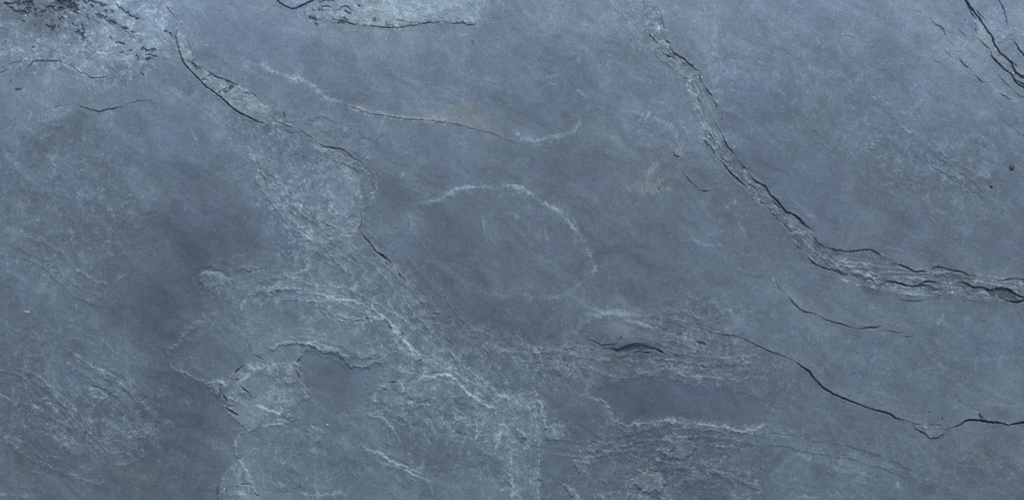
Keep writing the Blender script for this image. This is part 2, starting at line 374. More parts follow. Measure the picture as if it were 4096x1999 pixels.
# smooth dark area below the wavy ledge
pid = new_part('smooth_patch', 'smooth dark patch below the wavy pale ledge, lower left of centre')
patch([(1255,1390),(1300,1412),(1342,1415),(1375,1440),(1406,1470),(1461,1472),(1501,1456),(1540,1462),(1517,1549),(1469,1604),(1414,1660),(1326,1660),(1239,1588),(1215,1509),(1191,1453),(1215,1410)], 9, 1.2, b=-0.04, blu=0.08, h=-3, busy=0.15, pid=pid)
pid = new_part('smooth_patch', 'smooth dark patch above the long pale ledge, lower right of centre')
patch([(2350,1580),(2420,1545),(2560,1500),(2700,1530),(2900,1560),(3060,1600),(3070,1680),(3000,1706),(2962,1712),(2891,1697),(2811,1685),(2676,1674),(2605,1676),(2501,1688),(2450,1668),(2430,1630)], 12, 1.5, b=-0.05, blu=0.1, h=-2.5, busy=0.12, pid=pid)
# broken block lower left
pid = new_part('broken_block', 'pale broken block of stone with short black cracks, lower left')
patch([(829,1529),(862,1522),(905,1529),(933,1495),(976,1457),(1034,1462),(1129,1452),(1196,1452),(1205,1514),(1238,1591),(1191,1610),(1157,1643),(1177,1686),(1143,1695),(1053,1705),(1005,1724),(957,1695),(929,1662),(898,1629),(910,1605),(881,1581),(838,1567)], 9, 1.7, b=0.10, grn=0.35, h=3.5, busy=1.0, rim=0.14, pid=pid)
patch([(975,1530),(1005,1497),(1080,1500),(1092,1545),(1040,1590),(995,1575)], 8, 1, b=-0.10, h=-1.5, busy=0.2)
patch([(967,1600),(1040,1590),(1070,1650),(1010,1715),(960,1690),(940,1640)], 10, 1.5, b=0.03, tan=0.12, grn=0.3, busy=0.3)
pid = new_part('broken_block', 'pale bluish broken block at the bottom edge, left')
patch([(962,1838),(929,1867),(900,1891),(881,1938),(868,2005),(860,2300),(1100,2300),(1034,1999),(1010,1924),(986,1877)], 4, 0.8, b=0.12, blu=0.1, h=3.5, busy=0.9, rim=0.06, pid=pid)
# flakes, lower middle
for nm, pp, kw in [
    ('small pale flake under the wavy line, lower centre', [(1681,1448),(1700,1438),(1737,1436),(1757,1462),(1742,1490),(1695,1492)], dict(b=0.05, grn=0.7, h=2)),
    ('small tan flake with squared sides, lower centre', [(1821,1668),(1850,1664),(1870,1667),(1886,1690),(1876,1724),(1858,1738),(1834,1724)], dict(b=0.05, tan=0.2, grn=0.5, h=2, rim=0.12)),
    ('pale tongue-shaped flake right of the vertical column', [(2180,1700),(2230,1696),(2269,1702),(2252,1726),(2256,1742),(2226,1755),(2184,1754)], dict(b=0.09, grn=0.8, h=2.5, rim=0.09)),
    ('small raised triangular flake near the bottom edge', [(2293,1843),(2352,1843),(2350,1870),(2326,1905),(2307,1874)], dict(b=0.04, h=2.5, rim=0.12)),
    ('rounded oval flake with a small pit, lower right of centre', [(2634,1778),(2645,1755),(2668,1742),(2709,1738),(2740,1752),(2772,1768),(2790,1790),(2765,1812),(2748,1830),(2723,1837),(2676,1828),(2650,1810)], dict(b=0.05, grn=0.2, h=3, rim=0.16)),
    ('rough pale flake near the bottom edge beside a dark gap', [(2545,1905),(2585,1885),(2640,1895),(2665,1935),(2640,1965),(2580,1968),(2535,1935)], dict(b=0.07, tan=0.3, h=3.5, rim=0.1)),
    ('narrow pale sliver slanting down to the bottom edge', [(2243,1932),(2262,1938),(2300,1962),(2325,2000),(2340,2100),(2300,2100),(2288,1985)], dict(b=0.11, h=3, rim=0.1)),
    ('pale lobe of stone hanging under the lower right crack', [(3684,1701),(3740,1704),(3800,1713),(3784,1733),(3758,1748),(3732,1753),(3708,1738)], dict(b=0.05, grn=0.7, h=2.5)),
    ('mossy pale hump under the left end of the pale ledge', [(798,1100),(815,1088),(860,1093),(905,1113),(930,1118),(900,1140),(850,1150),(820,1160),(806,1130)], dict(b=0.07, grn=0.5, h=1.5)),
    ('small pale flake right of the broken block, lower left of centre', [(1240,1700),(1275,1712),(1300,1730),(1280,1760),(1250,1765),(1232,1740)], dict(b=0.07, h=1.5, rim=0.09)),
    ('grey tongue of stone in the slope above the bottom edge', [(2350,1790),(2370,1772),(2430,1765),(2450,1775),(2400,1800),(2360,1812)], dict(b=0.06, grn=0.5, h=2)),
]:
    pid = new_part('surface_flake', nm); kw['b'] = kw['b'] * 1.3 + 0.02; kw['h'] *= 1.6; kw['busy'] = 0.75; patch(pp, 5, 1.3, pid=pid, **kw)
patch([(2500,1905),(2530,1895),(2540,1925),(2520,1950),(2495,1935)], 5, 1, b=0.05, h=2)
patch([(2380,1985),(2420,1965),(2520,1975),(2640,1990),(2700,2010),(2700,2100),(2380,2100)], 5, 1.2, b=0.09, h=3, busy=0.9)
# vertical striated column
pid = new_part('striated_column', 'upright pale column of fine vertical ridges reaching the bottom edge')
sl = patch([(2110,1790),(2152,1780),(2160,1840),(2149,1890),(2157,1950),(2150,2200),(2040,2200),(2048,1990),(2040,1900),(2050,1840),(2060,1800)], 7, 1.8, b=0.04, grn=0.8, h=2.5, busy=0.6, pid=pid)
lines = perlin(X[sl] / 9 + fleck[sl] * 0.4, Y[sl] / 90, 77)
inside = (ID[sl] == pid)
H[sl] += inside * lines * 2.5; B[sl] += inside * (np.clip(lines, 0, 1) * 0.12 - 0.05)
patch([(2140,1600),(2172,1640),(2185,1700),(2184,1750),(2160,1785),(2105,1790),(2085,1750),(2060,1680),(2040,1600),(2100,1570)], 18, 2, b=0.02, grn=0.7, h=1.5, busy=0.8)
patch([(2062,1745),(2101,1750),(2106,1780),(2082,1775)], 5, 1.4, b=-0.17, h=-2)
patch([(2010,1665),(2060,1665),(2080,1730),(2030,1760),(2005,1740)], 22, 2, tan=0.25, b=0.0)
# raised swelling with concentric folds
H_b = lambda cx, cy, rx, ry, h: blob(cx, cy, rx, ry, 3, h=h)
blob(2480, 1262, 110, 13, 3, b=0.05, h=5); blob(2545, 1290, 80, 12, 8, b=0.05, h=4); blob(2350, 1295, 70, 12, -28, b=0.06, h=3); blob(2400,1440,150,40,5,tan=0.22); blob(2490, 1330, 120, 58, 4, h=12, busy=0.12); blob(2540, 1345, 90, 40, 6, h=8); blob(2440, 1306, 70, 12, -8, b=-0.05, blu=0.3, h=-2); blob(2450,1290,90,10,-6,h=-2,b=-0.03)

# ------------------------------------------------------------------ pale veins, scuffed ledges and painted ridge highlights
V = [
 ('mineral_vein', 'broken pale vein arching over the dark oval in the centre', [
   ([(1661,816),(1715,812),(1764,796),(1782,775),(1800,764),(1844,752),(1915,750),(1979,752),(2048,744),(2112,772),(2175,812),(2223,843),(2271,883),(2311,931),(2350,987),(2366,1040),(2374,1076),(2362,1111)], 15, .36, 1.5),
   ([(2190,800),(2230,835),(2280,860),(2320,915)], 20, .16, 0.8),
   ([(2362,1111),(2310,1143),(2231,1183),(2128,1187),(2072,1167)], 15, .16, .5),
   ([(1661,816),(1632,845),(1650,900),(1690,975),(1740,1040)], 15, .17, .5),
   ([(1740,1040),(1800,1090),(1880,1140),(1990,1180),(2072,1187)], 22, .12, .3)]),
 ('mineral_vein', 'pale vein descending to the right through the upper left centre', [
   ([(985,245),(1024,255),(1072,275),(1127,298),(1183,310),(1223,326),(1263,358),(1310,390),(1374,414)], 17, .25, 1.5, .35),
   ([(1374,414),(1422,430),(1486,446),(1541,456),(1613,468),(1676,471),(1740,477),(1788,485),(1852,497)], 9, .13, 1, .5)]),
 ('mineral_vein', 'hooked pale vein right of the top centre', [
   ([(2027,545),(2048,535),(2096,557),(2143,569),(2199,549),(2279,541),(2305,515),(2318,490),(2315,454)], 14, .24, 1.5),
   ([(2342,410),(2342,395),(2326,374),(2299,358)], 7, .34, 1.5),
   ([(2342,380),(2370,378),(2400,385)], 10, .15, 1), ([(2179,334),(2185,315),(2199,306),(2239,302),(2252,314)], 6, .18, 1), ([(2185,340),(2230,338)], 6, .12, 1)]),
 ('mineral_vein', 'faint pale vein left of the diagonal band', [
   ([(2494,438),(2565,458),(2629,481),(2685,509),(2705,530)], 14, .16, 1), ([(2600,420),(2680,470),(2740,500)], 24, .07, .5),
   ([(2705,575),(2712,600),(2700,610)], 14, .2, 1)]),
 ('mineral_vein', 'short pale squiggle below the tan stain', [
   ([(2724,967),(2750,958),(2772,955),(2790,970),(2812,979),(2850,982),(2875,992)], 11, .22, 1.5), ([(2855,975),(2890,978)], 8, .14, 1)]),
 ('mineral_vein', 'thin pale hooks high between the centre and the diagonal band', [
   ([(2846,138),(2848,165),(2856,178),(2870,185)], 6, .4, 2), ([(2880,190),(2907,190)], 6, .2, 1), ([(2790,148),(2800,150)], 7, .25, 1), ([(2850,260),(2920,275),(2970,285)], 9, .12, 1)]),
 ('mineral_vein', 'pale scratches forming a small hook at right of centre', [
   ([(3600,475),(3607,495),(3625,515),(3640,528),(3665,525)], 6, .28, 1.5), ([(3590,530),(3595,560),(3620,565),(3660,555)], 7, .24, 1.5)]),
 ('pale_ledge', 'long pale ledge arching over the lower left centre', [
   ([(979,1190),(981,1182),(1034,1172),(1082,1167),(1115,1160),(1158,1160),(1206,1172),(1249,1174),(1296,1184),(1368,1195),(1410,1210)], 9, .34, 2, 0, -3),
   ([(979,1190),(984,1205),(968,1225),(960,1238)], 7, .22, 1.5)]),
 ('pale_ledge', 'second pale ledge just below the long arching one', [
   ([(1067,1243),(1091,1229),(1120,1210),(1158,1199),(1215,1198),(1263,1208),(1306,1220),(1314,1235),(1320,1248),(1335,1262),(1368,1265),(1397,1277),(1430,1279),(1461,1274),(1533,1278),(1550,1290)], 9, .26, 2, 0, -2.5)]),
 ('pale_ledge', 'wavy pale ledge above the smooth dark patch', [
   ([(1060,1412),(1096,1396),(1120,1381),(1177,1375),(1215,1379),(1239,1377),(1263,1387),(1292,1408),(1330,1410),(1359,1425),(1382,1449),(1400,1465),(1414,1470),(1461,1470),(1501,1453),(1541,1449)], 10, .36, 2, 0, -4),
   ([(1180,1358),(1240,1350),(1300,1380),(1350,1400),(1400,1430)], 12, .14, 1)]),
 ('pale_ledge', 'curled pale ledge at the upper edge of the lower left flaky area', [
   ([(1144,1014),(1120,1029),(1082,1052),(1053,1072),(986,1079),(958,1088),(929,1103)], 10, .27, 1.5, 0, 4), ([(929,1110),(910,1118),(881,1100),(843,1091),(810,1091),(798,1110),(812,1157)], 10, .22, 1, 0, -3),
   ([(1153,1107),(1187,1088),(1230,1081),(1249,1067)], 9, .25, 1.5), ([(1060,1155),(1110,1135),(1140,1125)], 9, .25, 1.5)]),
 ('pale_ledge', 'pale edge stepping down the left side of the lower flaky area', [
   ([(824,1210),(815,1277),(790,1290),(757,1314),(716,1366),(678,1390),(680,1421)], 12, .22, 2, 0, -4)]),
 ('pale_ledge', 'long pale ledge below the smooth dark patch, lower right of centre', [
   ([(2438,1630),(2446,1676),(2470,1684),(2501,1696),(2560,1690),(2605,1684),(2676,1682),(2724,1690),(2811,1692),(2891,1704),(2962,1720),(3018,1712),(3072,1695)], 9, .3, 1.5, 0, 2)]),
 ('pale_ledge', 'forked pale ledge running into the vertical column', [
   ([(1681,1499),(1732,1505),(1764,1496),(1821,1511),(1840,1531),(1872,1562),(1897,1581),(1923,1607),(1955,1626),(1990,1632)], 9, .36, 2, 0, 2),
   ([(1732,1531),(1764,1521),(1828,1537),(1859,1556)], 8, .24, 1.5), ([(1870,1545),(1905,1560),(1900,1590),(1870,1575)], 8, .2, 1),
   ([(1955,1648),(1986,1661),(2009,1677),(2008,1715),(1993,1747),(1986,1797)], 8, .38, 2, 0, -3)]),
 ('pale_ledge', 'pale diagonal line dropping from the centre towards the column', [
   ([(1796,1384),(1840,1454),(1897,1492),(1948,1537),(1999,1575),(2031,1585),(2020,1619)], 10, .24, 1.5), ([(2031,1585),(2045,1620),(2063,1670)], 7, .16, 1)]),
 ('pale_ledge', 'pale curved ridges at the head of the vertical column', [
   ([(2063,1670),(2072,1708),(2088,1730),(2101,1747),(2110,1797)], 8, .36, 2.5, 0, 2), ([(2133,1597),(2152,1608),(2164,1626),(2177,1677),(2184,1734)], 9, .36, 2.5, 0, -3),
   ([(2100,1565),(2125,1570),(2150,1562)], 9, .2, 1.5), ([(2090,1580),(2130,1620),(2150,1680)], 12, .16, 1.5), ([(2158,1760),(2157,1782)], 6, .3, 1),
   ([(2035,1810),(2070,1820),(2085,1830)], 8, .24, 1.5), ([(2045,1890),(2068,1885)], 8, .26, 1.5), ([(2050,1955),(2062,1965),(2045,1985)], 7, .28, 1.5), ([(2140,1940),(2158,1999)], 6, .2, 1), ([(2035,1840),(2050,1855)], 7, .25, 1)]),
 ('pale_ledge', 'soft pale ledge slanting down to the bottom edge, lower centre', [
   ([(1433,1753),(1472,1791),(1516,1810),(1567,1842),(1624,1867),(1643,1893),(1707,1918),(1720,1950),(1732,1985)], 10, .26, 2, 0, 3.5)]),
 ('pale_ledge', 'loose pale streaks left of the centre line, descending right', [
   ([(1669,1314),(1694,1327),(1719,1359),(1758,1397)], 8, .26, 1.5), ([(1885,1314),(1936,1330),(1977,1343)], 6, .28, 1.5), ([(1656,1232),(1707,1257),(1745,1260),(1783,1283),(1808,1298)], 8, .22, 1.5),
   ([(1560,1330),(1620,1400),(1680,1438)], 16, .18, 1.5), ([(1540,1290),(1600,1345),(1650,1400)], 16, .16, 1.5), ([(2063,1403),(2126,1413),(2177,1400),(2243,1396),(2290,1385)], 8, .24, 1.5),
   ([(1960,1370),(2020,1400),(2063,1408)], 9, .14, 1), ([(1350,700),(1420,720),(1480,735)], 14, .1, 1), ([(1220,720),(1290,705),(1350,712)], 10, .14, 1), ([(1493,716),(1505,735),(1500,765)], 12, .2, 1),
   ([(1230,510),(1290,490),(1350,500),(1385,515),(1360,540),(1340,545)], 9, .14, 1), ([(1290,800),(1350,795),(1420,800)], 12, .12, 1), ([(1180,920),(1220,930),(1240,910)], 22, .15, 1)]),
 ('fold', 'pale concentric folds on top of the swollen bulge', [
   ([(2274,1339),(2302,1311),(2342,1291),(2382,1268),(2429,1258),(2477,1262),(2529,1270),(2560,1280)], 12, .09, 3), ([(2437,1300),(2477,1289),(2525,1285),(2569,1295),(2590,1302)], 10, .1, 3),
   ([(2569,1294),(2597,1305),(2612,1322)], 6, .3, 2)]),
 ('fold', 'cluster of short upright wrinkles below the small black crack', [
   ([(2239,1439),(2230,1460),(2233,1480)], 5, .24, 2.5), ([(2270,1440),(2262,1465),(2252,1490)], 5, .22, 2.5), ([(2280,1440),(2277,1470),(2262,1500),(2245,1520)], 5, .22, 2.5), ([(2296,1441),(2290,1470),(2288,1488),(2265,1515)], 5, .3, 3),
   ([(2191,1439),(2215,1456)], 5, .3, 2), ([(2309,1372),(2311,1392)], 5, .45, 2), ([(2100,1565),(2108,1550)], 5, .3, 1), ([(2455,1470),(2500,1465),(2560,1480),(2620,1500)], 12, .16, 1.5), ([(2700,1500),(2730,1480),(2750,1450)], 9, .18, 1.5),
   ([(2740,1540),(2770,1500),(2800,1520),(2790,1540),(2765,1540)], 9, .16, 1.5), ([(2380,1455),(2395,1440),(2420,1425)], 7, .2, 1.5), ([(2700,1345),(2760,1355),(2785,1370)], 9, .18, 1)]),
 ('pale_ledge', 'broken pale ledges in the lower left corner area', [
   ([(0,1477),(48,1493),(95,1517),(119,1564)], 10, .16, 2), ([(0,1584),(48,1612),(60,1620)], 7, .24, 2), ([(167,1592),(207,1624),(231,1660)], 8, .22, 2), ([(318,1570),(345,1560),(382,1556),(429,1584),(400,1590),(350,1575)], 7, .22, 2),
   ([(143,1704),(199,1719),(254,1743),(306,1791)], 8, .24, 2), ([(48,1747),(80,1763)], 6, .26, 2), ([(167,1807),(223,1827),(278,1839)], 9, .2, 2), ([(0,1795),(24,1843),(50,1870)], 12, .12, 1), ([(0,1978),(80,1984),(160,1990)], 14, .2, 2),
   ([(230,1660),(300,1690),(400,1680)], 14, .1, 1), ([(500,1770),(560,1740),(640,1700)], 14, .1, 1), ([(453,1127),(480,1112),(509,1095)], 8, .16, 1), ([(210,1255),(260,1262),(300,1300)], 14, .08, 1)]),
 ('mineral_vein', 'fine pale thread left of the curved crack', [([(748,501),(772,533),(788,573)], 6, .24, 1.5), ([(640,330),(720,380),(800,430)], 28, .09, 1), ([(800,430),(860,480),(900,520)], 22, .07, 1), ([(90,530),(130,505),(200,478),(290,440)], 30, .12, 2), ([(970,610),(1010,625),(1030,680)], 16, .12, 1)]),
 ('mineral_vein', 'pale thread joining the lower right crack below the band', [([(2948,882),(2967,910),(2986,963)], 9, .2, 1), ([(3034,1025),(3058,1058),(3086,1101),(3110,1149)], 8, .16, 1), ([(2962,977),(2972,1010),(3034,1025)], 10, .18, 1), ([(2890,815),(2925,840)], 8, .2, 1), ([(3765,1245),(3772,1265),(3750,1300)], 6, .3, 1.5), ([(3500,975),(3620,1010),(3680,1050)], 6, .16, 1), ([(3175,1987),(3230,1988),(3290,1992)], 9, .22, 1.5), ([(3167,1815),(3334,1839),(3438,1890),(3549,1922),(3621,1962)], 12, .12, 1), ([(3840,1270),(3890,1280)], 7, .14, 1), ([(2905,697),(2925,690)], 9, .3, 1)]),
 ('pale_ledge', 'bright chipped slivers along the lower side of the raised band', [
   ([(3358,1110),(3396,1125)], 7, .42, 3), ([(3415,1134),(3436,1142)], 7, .36, 3), ([(3480,1152),(3505,1150)], 7, .3, 3), ([(3580,1148),(3600,1147),(3646,1151)], 8, .36, 3), ([(3725,1142),(3754,1149)], 8, .38, 3), ([(3563,1150),(3580,1156)], 7, .34, 2), ([(3720,1163),(3760,1172),(3830,1170)], 7, .26, 2), ([(3900,1165),(3969,1190)], 7, .26, 2),
   ([(3510,1012),(3540,1026)], 6, .34, 2), ([(3695,1088),(3722,1097)], 6, .42, 2), ([(3300,1030),(3330,1048),(3360,1065)], 7, .24, 2), ([(3400,1082),(3455,1088)], 6, .28, 2), ([(3150,940),(3190,930),(3210,945)], 8, .2, 2), ([(4020,1691),(4043,1695)], 6, .55, 2), ([(3585,1168),(3620,1174),(3700,1176)], 5, .3, 2)]),
]
for name, label, strokes in V:
    pc = Pieces(name, label, pid_band if 'raised band' in label and 'slivers' in label else 0)
    for k in strokes:
        pts, w, p, r = k[:4]; pid = pc.get(pts)
        vein(pts, w, p * 1.0, r, pid=pid, tan=k[4] if len(k) > 4 else 0, step=k[5] if len(k) > 5 else 0, cont={'fold': 0.9, 'pale_ledge': 0.9}.get(name, 0.45), ragged=0.4 if name == 'fold' else 1.0)

def echo(pts, offs, pale=0.12, w=8, ridge=0.9, jit=9, part=(0, 1)):
    """fainter strata edges running beside a traced one"""
    P = np.array(pts, float); r = random.Random(int(P.sum()))
    t = np.gradient(P, axis=0); t /= np.linalg.norm(t, axis=1, keepdims=True) + 1e-9
    nrm = np.stack([-t[:, 1], t[:, 0]], 1)
    for o in offs:
        Q = [(p[0] + n[0] * (o + r.uniform(-jit, jit)), p[1] + n[1] * (o + r.uniform(-jit, jit))) for p, n in zip(P, nrm)]
        k = len(Q)
        if k > 4:
            a = r.randint(0, max(0, k // 4)); b = k - r.randint(0, max(0, k // 4)); Q = Q[a:b]
        vein(Q, w * r.uniform(.6, 1.3), 0.6 * pale * r.uniform(.4, 1.3), ridge, step=r.choice((0, 1.6, -1.6)), L=14, cont=r.uniform(0, .7), rough=5)
for name, label, strokes in V:
    if name == 'pale_ledge' and 'slivers' not in label and 'scratches' not in label and 'thread' not in label and 'column' not in label:
        for k in strokes:
            if len(k[0]) > 3: echo(k[0], (-14, 22), k[2] * 0.32, k[1] * 0.9, 0.8)
for pts, w, p, st in [
  ([(1206,1172),(1296,1184),(1368,1195),(1450,1215),(1520,1255),(1580,1310),(1635,1370),(1688,1436)], 8, .24, 2),
  ([(1461,1274),(1533,1280),(1590,1325),(1640,1390),(1665,1440)], 8, .2, 2), ([(1757,1460),(1850,1505),(1950,1565),(2040,1600),(2110,1640),(2140,1720)], 8, .2, 0),
  ([(1541,1449),(1590,1475),(1680,1500)], 8, .22, 0), ([(1560,1530),(1520,1560),(1482,1615),(1476,1655),(1530,1672),(1575,1715),(1598,1760)], 8, .24, 2),
  ([(676,1421),(690,1475),(760,1500),(829,1529)], 9, .16, 2), ([(1005,1724),(960,1745),(938,1776),(950,1812),(962,1838)], 7, .22, 2), ([(1750,1755),(1790,1742),(1830,1738),(1860,1748),(1885,1742)], 8, .25, 0),
  ([(1885,1722),(1930,1736),(1970,1732)], 7, .2, 0), ([(1010,1620),(1040,1625),(1081,1643),(1119,1650),(1167,1634)], 8, .3, 2), ([(1053,1705),(1096,1691),(1143,1697)], 8, .3, 2), ([(898,1624),(948,1605),(967,1588)], 8, .34, -2),
  ([(981,1472),(1034,1472),(1065,1470)], 7, .3, 0), ([(972,1524),(990,1505),(1008,1496)], 7, .3, 0), ([(829,1530),(862,1524),(905,1538),(935,1515)], 7, .34, 0), ([(1130,1455),(1165,1450),(1196,1453)], 6, .3, 0), ([(1120,1525),(1160,1519),(1205,1522)], 6, .22, 0),
  ([(1500,735),(1508,760),(1490,795),(1462,830)], 9, .2, 2), ([(1040,640),(1075,690),(1110,760),(1160,830)], 9, .16, -2), ([(1700,1918),(1660,1880),(1700,1850)], 9, .16, 0), ([(1100,1860),(1150,1835),(1160,1800)], 9, .12, 0),
  ([(2350,1590),(2400,1600),(2430,1625),(2440,1660)], 10, .2, 2), ([(2405,1575),(2330,1580),(2290,1610)], 8, .12, 0), ([(2040,1795),(2048,1850),(2040,1900),(2050,1950),(2044,1999)], 9, .26, 2), ([(2151,1800),(2156,1860),(2150,1920)], 6, .16, 0),
  ([(1130,840),(1190,815),(1250,830),(1310,820)], 10, .14, 0), ([(1220,730),(1205,760),(1230,790)], 9, .16, 0), ([(1180,1970),(1290,1982),(1390,1974)], 8, .2, 0)]:
    vein(pts, w, p, 1.4, step=st, L=45, cont=0.95, rough=4.5)
L1 = [(979,1184),(1082,1167),(1158,1160),(1249,1174),(1368,1195),(1480,1240),(1600,1320),(1700,1420),(1800,1500),(1900,1570)]
echo(L1, (-46, -22, 24, 46), .12, 8)
echo([(1434,919),(1482,975),(1573,1060),(1640,1140),(1720,1230),(1800,1320),(1880,1420),(1960,1500),(2031,1585)], (-62, -34, -12, 20, 52, 84), .11, 8)
echo([(1255,561),(1342,595),(1414,629),(1474,676)], (14, 26, 40, 60), .12, 8); echo([(1040,672),(1112,784),(1183,867),(1300,960),(1420,1080)], (-50, -34, -20, 15, 30, 45), .12, 9)
echo([(1090,1000),(1150,940),(1250,950),(1350,1000),(1450,1080)], (-20, 0, 25, 45), .10, 9)
echo([(2063,1403),(2150,1415),(2243,1396),(2350,1420),(2500,1450),(2650,1430),(2744,1440),(2900,1450),(3050,1440)], (-20, 2, 18, 34, 56, 80), .13, 7, 0.9, 13)
echo([(2530,1300),(2650,1330),(2750,1360),(2850,1400),(2960,1430)], (-45, -22, 0, 20, 42), .12, 8, 0.9, 12)
echo([(2640,1260),(2720,1260),(2800,1290),(2900,1330)], (-14, 0, 15), .12, 8)
echo([(2200,1750),(2350,1760),(2500,1740),(2650,1710),(2850,1720),(3050,1740)], (0, 16, 34, 55), .1, 9)
echo([(2500,1870),(2600,1840),(2750,1860),(2900,1890),(3050,1950)], (-40, -20, 0, 22, 44, 66), .1, 9)
echo([(3070,1740),(3250,1770),(3450,1810),(3650,1880),(3850,1960)], (-30, -8, 16, 40, 90), .08, 8)
echo([(0,1520),(120,1560),(230,1650),(330,1760),(420,1850)], (-60, -35, -14, 10, 32, 60), .12, 9)
echo([(250,1400),(380,1480),(520,1560),(600,1680),(560,1790),(420,1830)], (-30, -10, 12, 36, 60, 84), .1, 9)
echo([(0,1700),(100,1800),(250,1870),(420,1930)], (-20, 0, 22, 50), .1, 10)
echo([(60,1000),(180,1040),(300,1150),(420,1200)], (-60, -30, 0, 30), .08, 10)
echo([(1060,1412),(1177,1375),(1292,1408),(1382,1449),(1461,1470),(1541,1449)], (-48, -36, -24), .12, 8)
echo([(1455,1640),(1560,1620),(1660,1680),(1720,1760)], (-60, -40, -20, 0, 20), .12, 9); echo([(1560,1560),(1700,1560),(1850,1620),(1960,1700)], (-20, 0, 25, 50), .12, 9)
echo([(2100,1580),(2150,1640),(2168,1720),(2160,1780)], (10, 22, 34, 46), .14, 7)
echo([(3700,560),(3760,640),(3860,700),(3950,760)], (-60, -30, 0, 30, 50), .09, 9)
BL = [(2612,160),(2672,232),(2740,300),(2790,400),(2840,500),(2885,600),(2960,700),(3060,800),(3150,890),(3240,985),(3340,1050),(3480,1080),(3620,1100),(3780,1120),(3930,1135),(4090,1160)]
for a in range(0, len(BL) - 3, 2): echo(BL[a:a + 4], (-28, -14, 0, 14, 26), .15, 6, 1.6)
for x0, y0, x1, y1 in ((3440,1125,3560,1150),(3540,1145,3700,1160),(3700,1150,3830,1165),(3820,1150,3960,1180),(3390,1090,3520,1115)):
    echo([(x0,y0),((x0*2+x1)/3,(y0*2+y1)/3+4),((x0+2*x1)/3,(y0+2*y1)/3-2),(x1,y1)], (-9, 0, 9, 17), .26, 6, 3)

